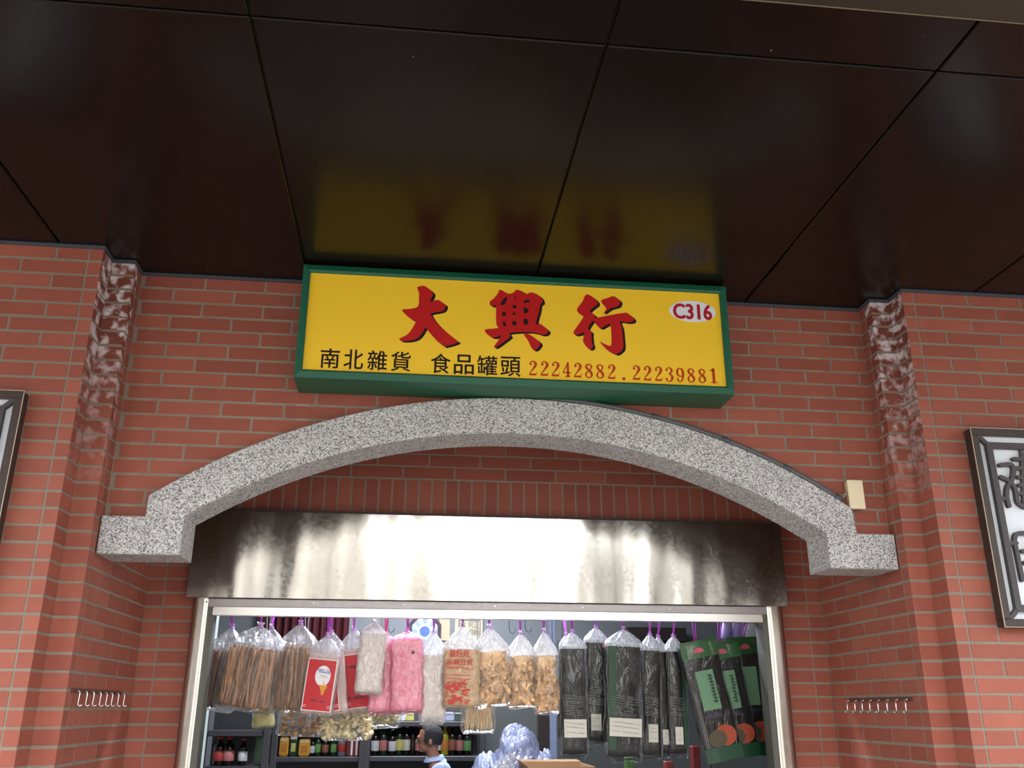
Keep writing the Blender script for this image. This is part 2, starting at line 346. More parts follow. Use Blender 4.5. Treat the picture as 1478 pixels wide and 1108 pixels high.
# --- left pier
def pier(name, side):
    bm = nb(); L = side < 0
    x_out = -3.6 if L else 4.4; x0, x1 = (XL0, XL1) if L else (XR0, XR1)
    # mortar cores
    a, b = sorted((x_out, x0)); box(bm, a, b, D0, D3+.12, ZB, SOF+.02, 0)
    a, b = sorted((x0, x1)); box(bm, a, b, D1, D3+.12, ZB, SOF+.02, 0)
    s = 1 if L else -1                                   # direction from the pier toward the opening
    inner = x0 - s*.049
    O = Vector((0, D0, 0))
    # front face with its narrow corner column
    ph = inner + (BL/2 if L else 0)
    a, b = sorted((x_out, inner)); lay(bm, O, X, FRONT, a, b, ZB, SOF, phase=ph, mi=1)
    a, b = sorted((inner, x0)); lay(bm, O, X, FRONT, a, b, ZB, SOF, stack=True, mi=1, cv='b' if L else 'a')
    # return D0 -> D1
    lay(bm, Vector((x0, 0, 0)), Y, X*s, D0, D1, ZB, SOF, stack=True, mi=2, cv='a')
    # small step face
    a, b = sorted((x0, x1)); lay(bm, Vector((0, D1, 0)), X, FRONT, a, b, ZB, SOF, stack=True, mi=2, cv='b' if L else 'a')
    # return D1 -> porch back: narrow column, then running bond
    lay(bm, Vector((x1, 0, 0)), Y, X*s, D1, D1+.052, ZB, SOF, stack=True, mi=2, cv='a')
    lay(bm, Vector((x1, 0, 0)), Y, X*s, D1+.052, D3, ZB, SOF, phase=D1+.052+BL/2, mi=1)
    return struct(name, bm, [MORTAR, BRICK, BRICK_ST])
pier('wall_left', -1); pier('wall_right', 1)

# --- the arch stone outline, measured on its front face
OUTER = [(213.8, 718.4), (261.4, 684.3), (327.2, 655), (388, 630.7), (460, 609), (533, 593.2), (606.2, 581.5), (679.4, 576.4), (752.5, 576.6), (820, 580.3), (877.5, 587.4), (962.8, 605.6), (1043.2, 633.1), (1115.8, 668), (1191.7, 710.5), (1229.6, 733.5)]
INNER = [(266, 746), (327, 715.5), (388, 685.5), (460, 660.5), (533, 642.2), (606, 630.2), (679, 624.4), (752, 624.4), (820, 631.5), (877.5, 642), (950.6, 660), (1023.7, 685), (1096.8, 714.5), (1134.8, 733.5), (1191.7, 764.8)]
def wp(L, D=STONE_F): return [(at(x, y, D).x, at(x, y, D).z) for x, y in L]
def circ(pts):                                            # least-squares circle, centre on z axis offset
    import numpy as np
    A = np.array([[2*x, 2*z, 1] for x, z in pts]); bb = np.array([x*x+z*z for x, z in pts])
    cx, cz, c = np.linalg.lstsq(A, bb, rcond=None)[0]; return cx, cz, math.sqrt(c+cx*cx+cz*cz)
def arc(pts, n=48):
    cx, cz, r = circ(pts); xa, xb = pts[0][0], pts[-1][0]
    t0, t1 = math.acos((xa-cx)/r), math.acos((xb-cx)/r)
    return [(cx+r*cos(t0+(t1-t0)*i/n), cz+r*sin(t0+(t1-t0)*i/n)) for i in range(n+1)], (cx, cz, r)
outer, OC = arc(wp(OUTER)); inner, IC = arc(wp(INNER))
zt = at(180, 744, STONE_F).z; zb = at(200, 799.5, STONE_F).z; zi = inner[0][1]
xi0 = at(262, 775, STONE_F).x; xi1 = at(1196.5, 795, STONE_F).x
xo0 = at(211.5, 730, STONE_F).x; xo1 = at(1235.5, 752, STONE_F).x
prof = [(XL1+.006, zb), (XL1+.006, zt), (xo0, zt)] + outer + [(xo1, zt), (XR1-.006, zt), (XR1-.006, zb), (xi1, zb), (xi1, inner[-1][1])] + inner[::-1][1:-1] + [(xi0, inner[0][1]), (xi0, zb)]
bm = nb()
NP = len(prof); NO = len(outer)
for y, flip in ((STONE_F, 0), (STONE_B, 1)):
    vs = [bm.verts.new((x, y, z)) for x, z in prof]
    if y == STONE_F: va = vs
    io = 3; ii = NP-2                                     # outer[0]; inner[0]
    fs = [[vs[io+k], vs[io+k+1], vs[ii-k-1], vs[ii-k]] for k in range(NO-1)]
    i1 = ii-(NO-1)
    fs += [[vs[0], vs[1], vs[2], vs[NP-1]], [vs[2], vs[3], vs[NP-2], vs[NP-1]]]
    e = io+NO
    fs += [[vs[e], vs[e+1], vs[e+2], vs[e+3]], [vs[e-1], vs[e], vs[e+3], vs[e+4]]]
    for f in fs:
        bm.faces.new(f[::-1] if flip else f)
for i in range(NP): bm.faces.new((va[i], vs[i], vs[(i+1) % NP], va[(i+1) % NP]))
bmesh.ops.recalc_face_normals(bm, faces=bm.faces)
bmesh.ops.bevel(bm, geom=[e for e in bm.edges if abs(e.verts[0].co.y-e.verts[1].co.y) < 1e-5 and e.calc_face_angle(0) > 1], offset=.004, segments=1, affect='EDGES')
tag(build('granite_arch', bm, GRANITE), 'speckled grey granite arch with stepped feet over the shop opening', 'arch')

def arch_clip(u):
    if u <= xo0 or u >= xo1: return zt-.001
    return OC[1] + math.sqrt(max(OC[2]**2-(u-OC[0])**2, 0)) - .001
# --- wall over the arch
bm = nb()
us = [XL1 + (XR1-XL1)*i/60 for i in range(61)]
for a, b in zip(us, us[1:]): prism(bm, [(a, arch_clip(a)), (b, arch_clip(b)), (b, SOF+.02), (a, SOF+.02)], D2, STONE_B-.004)
ph2 = at(180+662/5.68, 400+60/5.68, D2).x
lay(bm, Vector((0, D2, 0)), X, FRONT, XL1+.001, XR1-.001, 2.1, SOF, phase=ph2, clip=arch_clip, mi=1)
struct('wall_front', bm, [MORTAR, BRICK])

# --- wall inside the porch, with the doorway
XJ0, XJ1 = -.2233*4.15, .4160*4.15                       # doorway in the brick
ZH = 1.6 + .1105*4.14                                    # underside of the hood
ZS0, ZS1 = 1.6+.2040*D3, 1.6+.2440*D3                    # soldier course
bm = nb()
box(bm, XL1-.1, XJ0, D3, D3+.12, 0, SOF, 0); box(bm, XJ1, XR1+.1, D3, D3+.12, 0, SOF, 0); box(bm, XJ0, XJ1, D3, D3+.12, ZH+.01, SOF, 0)
O3 = Vector((0, D3, 0)); jl, jr = -.2543*D3, .4453*D3
lay(bm, O3, X, FRONT, XL1, jl, ZB, ZS0, stack=True, mi=1); lay(bm, O3, X, FRONT, jl, XJ0-.004, ZB, ZS0, stack=True, mi=1)
lay(bm, O3, X, FRONT, jr, XR1, ZB, ZS0, stack=True, mi=1); lay(bm, O3, X, FRONT, XJ1+.004, jr, ZB, ZS0, stack=True, mi=1)
ph = at(546.5, 711, D3).x; n = -14
while ph+n*.0619 < XR1:
    a, b = ph+n*.0619+.0045, ph+(n+1)*.0619-.0045
    if a > XL1: 
        for f in [0]:
            v0 = len(bm.faces); box(bm, a, b, D3-.003, D3+.001, ZS0+.004, ZS1-.006, 1)
    n += 1
k = 0; z = ZS1
ph3 = at(581.9, 682, D3).x
while z < 2.95:
    s = ph3 + (BL/2 if k % 2 else 0); i = -8
    while s+i*BL < XR1:
        a, b = max(s+i*BL, XL1)+.0045, min(s+(i+1)*BL, XR1)-.0045
        if b-a > .01: box(bm, a, b, D3-.003, D3+.001, z+.0045, z+COURSE-.0045, 1)
        i += 1
    z += COURSE; k += 1
struct('wall_back', bm, [MORTAR, BRICK])

# --- soffit (glossy metal ceiling panels with dark joints)
seam_x = [-2.30, -1.385, -.466, .468, 1.405, 2.34, 3.27]; seam_y = [1.94]
bm = nb(); xs = [-3.6] + seam_x + [4.4]
for i in range(len(xs)-1):
    for y0, y1 in ((1.724, 1.94), (1.94, D2+.3)):
        bmq = bev_box(xs[i]+.0035, xs[i+1]-.0035, y0+.0035, y1-.0035, SOF, SOF+.02, .003, 1); join(bm, bmq)
ceil = struct('ceiling', bm, SOFFIT)
bm = nb(); box(bm, -3.6, 4.4, 1.70, D3+.15, SOF+.02, SOF+.16)
struct('trim_1', bm, mat('soffit_backing', rgb(58, 52, 48), .8))
bm = nb(); box(bm, -3.6, 4.4, 1.05, 1.722, SOF-.012, SOF+.16)
struct('trim_2', bm, mat('olive_brown_eave_panel', rgb(50, 46, 36), .42, spec=.4))
bm = nb(); box(bm, -3.6, 4.4, 1.7222, 1.7252, SOF-.014, SOF+.004)
struct('trim_3', bm, mat('eave_joint', rgb(120, 112, 90), .5))
# sealant strip along the top of every brick face
bm = nb(); h = .012
SEAL = mat('grey_sealant', rgb(70, 74, 84), .7)
box(bm, -3.6, XL0, D0-.012, D0-.003, SOF-h, SOF); box(bm, XL0, XL0+.009, D0-.012, D1-.003, SOF-h, SOF); box(bm, XL0+.009, XL1, D1-.012, D1-.003, SOF-h, SOF); box(bm, XL1, XL1+.009, D1-.012, D2-.003, SOF-h, SOF)
box(bm, XL1+.009, XR1-.009, D2-.012, D2-.003, SOF-h, SOF)
box(bm, XR1-.009, XR1, D1-.012, D2-.003, SOF-h, SOF); box(bm, XR1, XR0-.009, D1-.012, D1-.003, SOF-h, SOF); box(bm, XR0-.009, XR0, D0-.012, D1-.003, SOF-h, SOF); box(bm, XR0, 4.4, D0-.012, D0-.003, SOF-h, SOF)
struct('trim_4', bm, SEAL)

# --- the street side behind the camera: arcade piers and the building across the way
PIERM = mat('arcade_pier_render', rgb(58, 50, 48), .8)
for i, (a, b) in enumerate(((-2.75, -1.60), (3.45, 4.6))):
    bm = nb(); box(bm, a, b, -2.2, -1.5, 0, 4.6); box(bm, a-.06, b+.06, -2.26, -1.44, 0, .3)
    tag(build('arcade_pier', bm, PIERM), ('dark square arcade pier standing on the pavement, the one to the left' , 'dark square arcade pier standing on the pavement, the one to the right')[i], 'pier')
bm = nb(); tube(bm, [(2.66, -1.9, 0), (2.66, -1.9, 5.2)], .11, 14)
tag(build('street_pole', bm, mat('grey_pole', rgb(90, 92, 94), .5)), 'round grey pole standing on the pavement between the two piers', 'pole')
for i, (a, b, h) in enumerate(((-26, 1.6, 7.4), (3.8, 30, 6.8))):  # unseen buildings; height, gap and windows shaped for the hood's reflection
    bm = nb(); box(bm, a, b, -19, -18, 0, h); box(bm, a, b, -18.35, -17.6, h, h+.3)
    x = a+1.2
    while x+1.4 < b:
        for z0 in (.4, 3.4, 6.2):
            if z0+1.9 < h: box(bm, x, x+1.3, -18.03, -18, z0, z0+1.7, 1)
        x += 2.9 if int(x) % 3 else 3.7
    tag(build('market_building', bm, [mat('pale_wall', rgb(214, 206, 192), .8), mat('dark_windows', rgb(70, 74, 80), .3)]), ('long pale unseen building across the street to the left', 'long pale unseen building across the street to the right')[i], 'building')
#@@SIGN
# ---------------------------------------------------------------- the shop sign
DS = 3.30
sg = thing('shop_sign', 'yellow and green light box shop sign with big red characters above the arch', 'sign', (.40, 3.39, 1.6+.360*DS))
sx0, sx1, sz0, sz1 = -.1418*DS, .3820*DS, 1.6+.3600*DS, 1.6+.5046*DS
fx0, fx1, fz0, fz1 = -.1329*DS, .3730*DS, 1.6+.3698*DS, 1.6+.4945*DS
bm = nb()
o4 = [(sx0, sz0), (sx1, sz0), (sx1, sz1), (sx0, sz1)]; i4 = [(fx0, fz0), (fx1, fz0), (fx1, fz1), (fx0, fz1)]
m4 = [(a[0]*.25+b[0]*.75, a[1]*.25+b[1]*.75) for a, b in zip(o4, i4)]
def ringv(L, y): return [bm.verts.new((x, y, z)) for x, z in L]
rings = [ringv(o4, D2-.001), ringv(o4, DS), ringv(m4, DS-.008), ringv(i4, DS-.002), ringv(i4, DS+.012)]
for a, b in zip(rings, rings[1:]):
    for i in range(4): bm.faces.new((a[i], a[(i+1) % 4], b[(i+1) % 4], b[i]))
bm.faces.new(rings[0][::-1])
bmesh.ops.recalc_face_normals(bm, faces=bm.faces)
build('frame', bm, GREEN, sg)
bm = nb(); box(bm, fx0, fx1, DS+.006, DS+.012, fz0, fz1); face = build('face_panel', bm, YELLOW, sg)
YF = DS+.006
def pxl(L, ox, oy, s): return [(at(ox+a/s, oy+b/s, YF).x, at(ox+a/s, oy+b/s, YF).z) for a, b in L]
def big(name, outers, holes, ox, oy, s, label):
    n = 0
    for q in range(5):                                   # black drop edge, then the red face
        dx, dz = .0026*(4-q), -.0017*(4-q)
        bmq = nb()
        for o in outers:
            P = smooth_closed(pxl(o, ox, oy, s), 3)
            hs = [smooth_closed(pxl(h, ox, oy, s), 2) for h in holes.get(outers.index(o), [])] if q == 4 or q == 0 else []
            join(bmq, curve_fill([[(x+dx, z+dz) for x, z in L] for L in [P]+hs], YF-.0006-(.0012 if q == 4 else 0) - n*.00002, .0004))
            n += 1
        if q == 0: acc = bmq
        elif q < 4: join(acc, bmq)
        else: redb = bmq
    ch = build('character', redb, RED, face, label=label)
    build('character_shadow', acc, BLACK, ch)
big('da', [[(310, 150), (330, 132), (400, 122), (455, 150), (515, 200), (530, 235), (520, 270), (490, 335), (520, 345), (555, 325), (600, 318), (650, 345), (700, 385), (700, 420), (670, 465), (600, 485), (500, 505), (510, 540), (560, 615), (640, 700), (730, 780), (860, 880), (875, 905), (800, 935), (700, 960), (680, 960), (600, 900), (520, 815), (450, 730), (425, 700), (370, 790), (310, 850), (220, 880), (95, 885), (60, 860), (90, 842), (170, 800), (235, 725), (290, 610), (230, 585), (160, 530), (100, 465), (125, 448), (220, 440), (320, 408), (335, 300), (335, 215)]], {}, 570, 400, 9.636, 'large red brush character 大')
big('xing', [[(270, 132), (370, 185), (425, 190), (475, 165), (490, 145), (520, 135), (585, 155), (660, 195), (700, 175), (775, 185), (855, 235), (885, 290), (880, 325), (850, 350), (835, 440), (790, 630), (850, 628), (900, 665), (965, 720), (960, 755), (930, 780), (880, 785), (800, 762), (700, 745), (600, 745), (500, 750), (400, 765), (420, 800), (400, 830), (320, 890), (230, 955), (190, 970), (185, 950), (230, 890), (290, 790), (230, 815), (160, 825), (90, 785), (45, 730), (70, 708), (150, 700), (245, 685), (215, 630), (212, 400), (215, 365), (150, 365), (122, 350), (125, 300), (175, 265), (235, 190)], [(640, 765), (690, 780), (780, 840), (845, 895), (850, 930), (810, 985), (770, 1005), (730, 985), (680, 880), (620, 790)]],
    {0: [[(350, 235), (275, 330), (290, 360), (345, 335), (372, 260)], [(500, 205), (478, 265), (500, 270)], [(305, 455), (300, 515), (345, 510), (358, 470)], [(455, 355), (455, 400), (510, 400), (500, 360)], [(455, 460), (458, 505), (500, 478)], [(315, 580), (315, 660), (360, 660), (345, 610)], [(450, 590), (450, 650), (505, 650), (505, 595)], [(625, 285), (612, 328), (695, 315), (705, 285)], [(615, 375), (615, 475), (670, 465), (685, 415), (650, 405)], [(618, 550), (612, 635), (670, 640), (672, 570)]]}, 695, 405, 10.07, 'large red brush character 興')
big('xing2', [[(305, 158), (370, 165), (450, 225), (475, 265), (470, 300), (430, 330), (360, 395), (410, 430), (440, 470), (420, 520), (385, 560), (335, 650), (385, 690), (385, 750), (395, 850), (410, 890), (395, 930), (350, 940), (300, 890), (268, 830), (275, 760), (285, 695), (225, 725), (150, 735), (128, 700), (170, 630), (235, 540), (275, 465), (255, 450), (200, 420), (178, 375), (200, 330), (260, 250)], [(530, 238), (620, 205), (700, 178), (745, 195), (800, 245), (800, 285), (770, 325), (690, 345), (640, 370), (560, 425), (605, 360), (560, 300)], [(410, 510), (500, 485), (700, 445), (870, 418), (920, 430), (985, 480), (1005, 520), (975, 550), (900, 555), (800, 545), (830, 640), (845, 800), (850, 920), (810, 980), (750, 1015), (700, 1000), (620, 960), (560, 900), (515, 840), (600, 880), (670, 895), (680, 800), (665, 590), (600, 600), (520, 640), (460, 590)]], {}, 815, 410, 10.07, 'large red brush character 行')
# small black line of characters and the phone numbers
def wline(name, s, x0, x1, yt, yb, m, bold, label):
    n = len(s)
    for i, ch in enumerate(s):
        if ch == ' ': continue
        a = (x0[0]+(x1[0]-x0[0])*i/n, x0[1]+(x1[1]-x0[1])*i/n); b = (x0[0]+(x1[0]-x0[0])*(i+.86)/n, x0[1]+(x1[1]-x0[1])*(i+.86)/n)
        A, B = at(a[0], a[1]+yb, YF), at(b[0], b[1]+yt, YF)
        bm_ = nb()
        for q_, (dx, dz) in enumerate(((-1, 0), (1, 0), (0, -.8), (0, .8), (0, 0))): join(bm_, text_bm(ch, A.x+dx*bold, B.x+dx*bold, A.z+dz*bold, B.z+dz*bold, YF-.0003-q_*.00012, .00008))
        o_ = build(name, bm_, m, face, label=label % ch)
wline('small_character', '南北雜貨', (461.5, 516.4), (598, 522.4), -14, 14, BLACK, .0011, 'small black character %s')
wline('small_character', '食品罐頭', (621.5, 523.8), (756, 529.8), -14, 14, BLACK, .0011, 'small black character %s')
DIG = {
 '1': [[(.30, .96, .17), (.30, .05, .17)], [(.06, .86, .05), (.3, .93, .1)], [(.08, .03, .05), (.52, .03, .05)]],
 '2': [[(.12, .78, .15), (.10, .86, .07), (.16, .94, .06), (.28, .98, .07), (.42, .92, .12), (.48, .78, .17), (.42, .62, .15), (.28, .42, .09), (.12, .22, .06), (.04, .06, .05)], [(.06, .06, .11), (.46, .06, .12)], [(.48, .05, .05), (.54, .24, .03)]],
 '3': [[(.10, .80, .13), (.12, .90, .06), (.26, .98, .06), (.42, .92, .10), (.47, .78, .15), (.42, .64, .10), (.26, .55, .05), (.42, .47, .10), (.50, .30, .17), (.44, .12, .12), (.28, .02, .06), (.12, .06, .06), (.08, .20, .13)]],
 '4': [[(.38, .96, .12), (.38, .04, .15)], [(.36, .96, .06), (.20, .62, .06), (.03, .30, .06)], [(.03, .29, .07), (.56, .29, .07)], [(.2, .03, .05), (.54, .03, .05)]],
 '8': [[(.28, .97, .06), (.13, .90, .11), (.10, .76, .14), (.20, .62, .13), (.36, .48, .15), (.47, .32, .15), (.47, .16, .11), (.30, .03, .06), (.12, .09, .08), (.06, .24, .11), (.12, .40, .08), (.28, .52, .05), (.40, .64, .07), (.46, .78, .10), (.42, .92, .08), (.28, .97, .06)]],
 '9': [[(.40, .44, .05), (.26, .40, .06), (.12, .48, .11), (.07, .68, .15), (.12, .88, .11), (.27, .97, .06), (.42, .88, .11), (.49, .66, .16), (.46, .36, .13), (.38, .10, .08), (.24, .03, .06), (.12, .08, .07), (.09, .20, .12)]],
 '.': [[(.25, .05, .2), (.26, .06, .2)]]}
def number(s, L):
    for ch, (x, y) in zip(s, L):
        bmq = nb(); q = at(x, y, YF); w = .0327*1.0; h_ = .0605
        for st in DIG[ch]:
            pts = spline([(p[0], p[1]) for p in st], 4) if len(st) > 2 else [(p[0], p[1]) for p in st]
            wi = []
            for i in range(len(pts)):
                t = i/(len(pts)-1)*(len(st)-1); k_ = min(int(t), len(st)-2); wi.append((st[k_][2]*(1-(t-k_))+st[k_+1][2]*(t-k_))*.066)
            P = [(q.x+(px_-.28)*.056, q.z+pz_*h_) for px_, pz_ in pts]
            ribbon(bmq, P, wi, YF-.0014, YF-.0002)
        build('digit', bmq, ORANGE, face, label='orange red digit '+ch if ch != '.' else 'orange red dot')
o_ = (755, 505); s_ = 9.853
number('22242882.', [(o_[0]+a/s_, o_[1]+b/s_) for a, b in ((140, 360), (305, 367), (463, 374), (620, 382), (780, 390), (938, 400), (1098, 407), (1262, 411), (1438, 420))])
o_ = (900, 505)
number('22239881', [(o_[0]+a/s_, o_[1]+b/s_) for a, b in ((187, 424), (345, 433), (502, 440), (655, 450), (812, 455), (968, 463), (1125, 470), (1285, 470))])
# oval number plate
cx, cz = at(999.5, 449.5, YF).x, at(999.5, 449.5, YF).z
bm = nb(); prism(bm, [(cx+.0985*cos(2*pi*k/40), cz+.0475*sin(2*pi*k/40)) for k in range(40)], YF-.0012, YF)
ov = build('oval_plate', bm, WHITE, face, label='white oval with the stall number')
A, B = at(971.5, 460, YF), at(1027, 440, YF)
bm = nb()
for q_, (dx, dz) in enumerate(((-1, 0), (1, 0), (0, 1), (0, -1), (.7, .7), (-.7, .7), (.7, -.7), (-.7, -.7))): join(bm, text_bm('C316', A.x+.004+dx*.0030, B.x-.004+dx*.0030, A.z+.003+dz*.0026, B.z-.003+dz*.0026, YF-.0013-q_*.00012, .00008))
build('stall_number', bm, CRIMSON, ov)

# ---------------------------------------------------------------- fixtures on the brickwork
# grey conduit along the top of the arch
bm = nb(); R_ = OC[2]+.0105; pts = []
xa, xb = at(775, 577, STONE_F).x, at(1213, 713, STONE_F).x
for i in range(31):
    x = xa+(xb-xa)*i/30; pts.append((x, STONE_F+.012, OC[1]+math.sqrt(R_**2-(x-OC[0])**2)))
tube(bm, pts, .0105, 10)
cd = thing('cable_conduit', 'thin grey plastic conduit lying along the top of the granite arch', 'conduit', pts[-1])
build('pipe', bm, mat('grey_pvc', rgb(92, 92, 96), .45), cd)
for i in (12, 19, 25, 30):
    bm = nb(); a, b = Vector(pts[i-1]), Vector(pts[min(i, 30)]); d = (b-a).normalized(); tube(bm, [b-d*.022, b+d*.012], .0125, 10)
    build('coupling', bm, mat('grey_pvc_dark', rgb(74, 78, 86), .45), cd)
bm = nb(); e = Vector(pts[-1]); q = at(1222, 709, D2-.02)
tube(bm, [e, e+Vector((.012, .005, -.004)), Vector((q.x-.01, D2-.03, q.z-.01)), q], .0022, 6)
build('wire', bm, mat('white_wire', rgb(200, 196, 186), .5), cd)
A, B = at(1227.9, 733, D2-.035), at(1244, 693.7, D2-.035)
jb = thing('junction_box', 'blank cream wall box at the right end of the arch conduit', 'box', ((A.x+B.x)/2, D2-.018, A.z))
build('box_body', bev_box(A.x, B.x, D2-.030, D2-.0025, A.z, B.z, .003), mat('cream_plastic', rgb(226, 208, 172), .45), jb)
build('cover', bev_box(A.x-.002, B.x+.002, D2-.036, D2-.0305, A.z-.002, B.z+.002, .002), mat('cream_cover', rgb(236, 220, 186), .4), jb)

# hook rails on the two porch returns
CHROME = steel('chrome', .15, (.8, .8, .8, 1))
def hook_rail(side, pxs, py, label):
    s = 1 if side < 0 else -1; xw = XL1 if side < 0 else XR1
    def on_wall(px, py):
        d = RT*((px-739)/F_) - UP*((py-554)/F_) + FW; return EYE + d*((xw+s*.02)/d.x)
    P = [on_wall(a, b) for a, b in zip(pxs, py)]
    ht = thing('hook_rail', label, 'hook rail', (xw+s*.004, (P[0].y+P[-1].y)/2, P[0].z-.05))
    ya, yb = sorted((P[0].y, P[-1].y)); z0 = sum(p.z for p in P)/len(P)
    bm = nb(); x_a, x_b = sorted((xw+s*.0022, xw+s*.0062)); box(bm, x_a, x_b, ya-.02, yb+.02, z0-.006, z0+.010)
    build('rail', bm, mat('rusty_rail', rgb(96, 56, 46), .6, metal=0), ht)
    for p in P:
        bm = nb(); c = Vector((xw, p.y, z0))
        tube(bm, [c+X*s*.006, c+X*s*.022, c+X*s*.026+Z*-.006, c+X*s*.024+Z*-.042, c+X*s*.030+Z*-.050, c+X*s*.038+Z*-.044], .0023, 6)
        build('hook', bm, CHROME, ht)
hook_rail(-1, [113, 124, 134, 144, 153, 161, 170, 178.5], [999]*8, 'small row of chrome hooks on the left porch return')
hook_rail(1, [1223.5, 1234.5, 1245, 1256, 1268, 1281, 1294, 1308], [1010]*8, 'small row of chrome hooks on the right porch return')

# framed plaques with seal script
def plaque(x0, x1, z0, z1, glyphs, label):
    yf = D0-.052
    t = thing('wall_plaque', label, 'plaque', ((x0+x1)/2, D0-.02, z0))
    FRM = mat('dark_bronze_frame', rgb(60, 48, 44), .45, spec=.4, bump=.15, bscale=80); STR = mat('dark_iron_strokes', rgb(66, 60, 62), .55, bump=.1, bscale=70)
    bm = nb(); w = .028
    for a, b, c, d in ((x0, x1, z0, z0+w), (x0, x1, z1-w, z1), (x0, x0+w, z0+w, z1-w), (x1-w, x1, z0+w, z1-w)): box(bm, a, b, yf, D0-.003, c, d)
    bmesh.ops.bevel(bm, geom=bm.edges[:], offset=.002, segments=1, affect='EDGES')
    build('frame', bm, FRM, t)
    bm = nb(); e = .0022
    for a, b, c, d in ((x0-e, x1+e, z1, z1+e), (x0-e, x0, z0, z1), (x1, x1+e, z0, z1), (x0-e, x1+e, z0-e, z0)): box(bm, a, b, yf, yf+.004, c, d)
    build('edge_strip', bm, mat('bright_edge', rgb(190, 176, 158), .5), t)  # thin pale strip around the front edge of the frame
    bm = nb(); box(bm, x0+w-.004, x1-w+.004, yf+.022, D0-.004, z0+w-.004, z1-w+.004); build('white_panel', bm, mat('milky_panel', rgb(226, 232, 240), .5, var=.04), t)
    bm = nb(); g = w+.040; q = [(x0+g, z0+g), (x1-g, z0+g), (x1-g, z1-g), (x0+g, z1-g)]
    ribbon(bm, q+[q[0]], .024, yf+.002, yf+.0218)
    for a, b in zip(q, ((x0+w*.6, z0+w*.6), (x1-w*.6, z0+w*.6), (x1-w*.6, z1-w*.6), (x0+w*.6, z1-w*.6))): ribbon(bm, [a, b], .016, yf+.004, yf+.0216)
    build('inner_frame', bm, STR, t)
    for g_ in glyphs:
        bm = nb()
        for q_, st in enumerate(g_): ribbon(bm, spline(st, 3) if len(st) > 2 else st, .0155, yf+.004+q_*.0006, yf+.0214-q_*.0003)
        build('seal_character', bm, STR, t)
yfp = D0-.052
P_ = lambda L, o, s: [(at(o[0]+a/s, o[1]+b/s, yfp).x, at(o[0]+a/s, o[1]+b/s, yfp).z) for a, b in L]
zt_ = at(1401, 617, yfp).z; zb_ = at(1452, 904, yfp).z; xl_ = at(1401, 617, yfp).x
o, s = (1380, 600), 6.93
g1 = [P_(L, o, s) for L in ([(455, 485), (560, 480), (590, 540), (570, 640), (530, 700), (520, 800), (545, 895)], [(460, 605), (560, 655), (610, 740), (630, 850), (679, 895), (720, 910)], [(445, 818), (520, 820)], [(590, 425), (760, 430)], [(600, 515), (800, 520)], [(635, 605), (760, 608)], [(650, 685), (770, 690)], [(660, 768), (780, 772)], [(670, 330), (680, 430), (700, 860)])]
o, s = (1380, 750), 6.52
g2 = [P_(L, o, s) for L in ([(510, 215), (580, 215)], [(565, 200), (590, 320), (640, 560)], [(565, 190), (580, 130), (650, 120), (740, 125), (760, 200), (800, 560)], [(640, 290), (760, 290)], [(660, 400), (770, 400)], [(690, 520), (790, 520)])]
plaque(xl_, xl_+.46, zb_, zt_, [g1, g2], 'framed white plaque with dark seal script on the right brick pier')
zt2 = at(34.6, 564, yfp).z; xr2 = at(34.6, 564, yfp).x
def mirror(g): return [[(xr2-(x-xl_), z+zt2-zt_) for x, z in L] for L in g]
plaque(xr2-.46, xr2, zt2-(zt_-zb_), zt2, [mirror(g1), mirror(g2)], 'framed white plaque on the left brick pier, only its edge in view')

# ---------------------------------------------------------------- hood, frame and rails of the doorway
hd = thing('shutter_hood', 'long brushed stainless steel shutter box under the arch', 'hood', (.40, 4.15, ZH))
hx0, hx1, hz1 = -.2318*4.12, .4232*4.12, 1.6+.2030*4.12
bm = nb(); nx = 60; nz = 10
hy = lambda u, w: 4.12 + .006*(w-.5)**2 - .004*noise.noise(Vector((u*9, w*.8, 0))) - .003*math.exp(-w*9)*noise.noise(Vector((u*30, 3, 0)))*2
g = [[bm.verts.new((hx0+(hx1-hx0)*i/nx, hy(i/nx, k/nz), ZH+(hz1-ZH)*k/nz)) for i in range(nx+1)] for k in range(nz+1)]
for k in range(nz):
    for i in range(nx): bm.faces.new((g[k][i], g[k][i+1], g[k+1][i+1], g[k+1][i])).smooth = True
build('front_sheet', bm, STEEL_HOOD, hd)
bm = nb(); box(bm, hx0, hx1, 4.128, D3-.003, ZH, hz1); build('hood_box', bm, STEEL_RAIL, hd)
bm = nb(); box(bm, hx0, hx1, 4.1245, D3-.003, hz1, hz1+.012); build('top_flange', bm, mat('dark_gap_strip', rgb(60, 46, 46), .7), hd)  # dark strip filling the gap between hood and soldier course
fr = thing('door_frame', 'weathered stainless steel frame around the shop doorway', 'door frame', (.40, 4.17, 0))
for a, b in ((-.2233, -.2085), (.3978, .4158)):
    bm = nb(); x0, x1 = a*4.14, b*4.14
    n = 40; L_ = []
    for k in range(n+1):
        z = (ZH-.001)*k/n; L_.append([bm.verts.new((x, 4.14+dy+.0022*noise.noise(Vector((z*3.0, x, 0))), z)) for x, dy in ((x0, .045), (x0, 0), ((x0*2+x1)/3, -.001), ((x0+x1*2)/3, .0005), (x1, 0), (x1, .10))])
    for k in range(n):
        for i in range(5): bm.faces.new((L_[k][i], L_[k][i+1], L_[k+1][i+1], L_[k+1][i])).smooth = (i in (1, 2, 3))
    build('jamb', bm, STEEL_FR, fr)
bm = nb(); a = .2085*4.14
for x0, x1 in ((-.2085*4.14, -.2030*4.14), (.3925*4.14, .3978*4.14)):
    box(bm, x0, x1, 4.155, 4.24, 0, ZH-.002)
build('guide_channel', bm, mat('dark_weathered_steel', rgb(104, 104, 98), .5, metal=.6), fr)
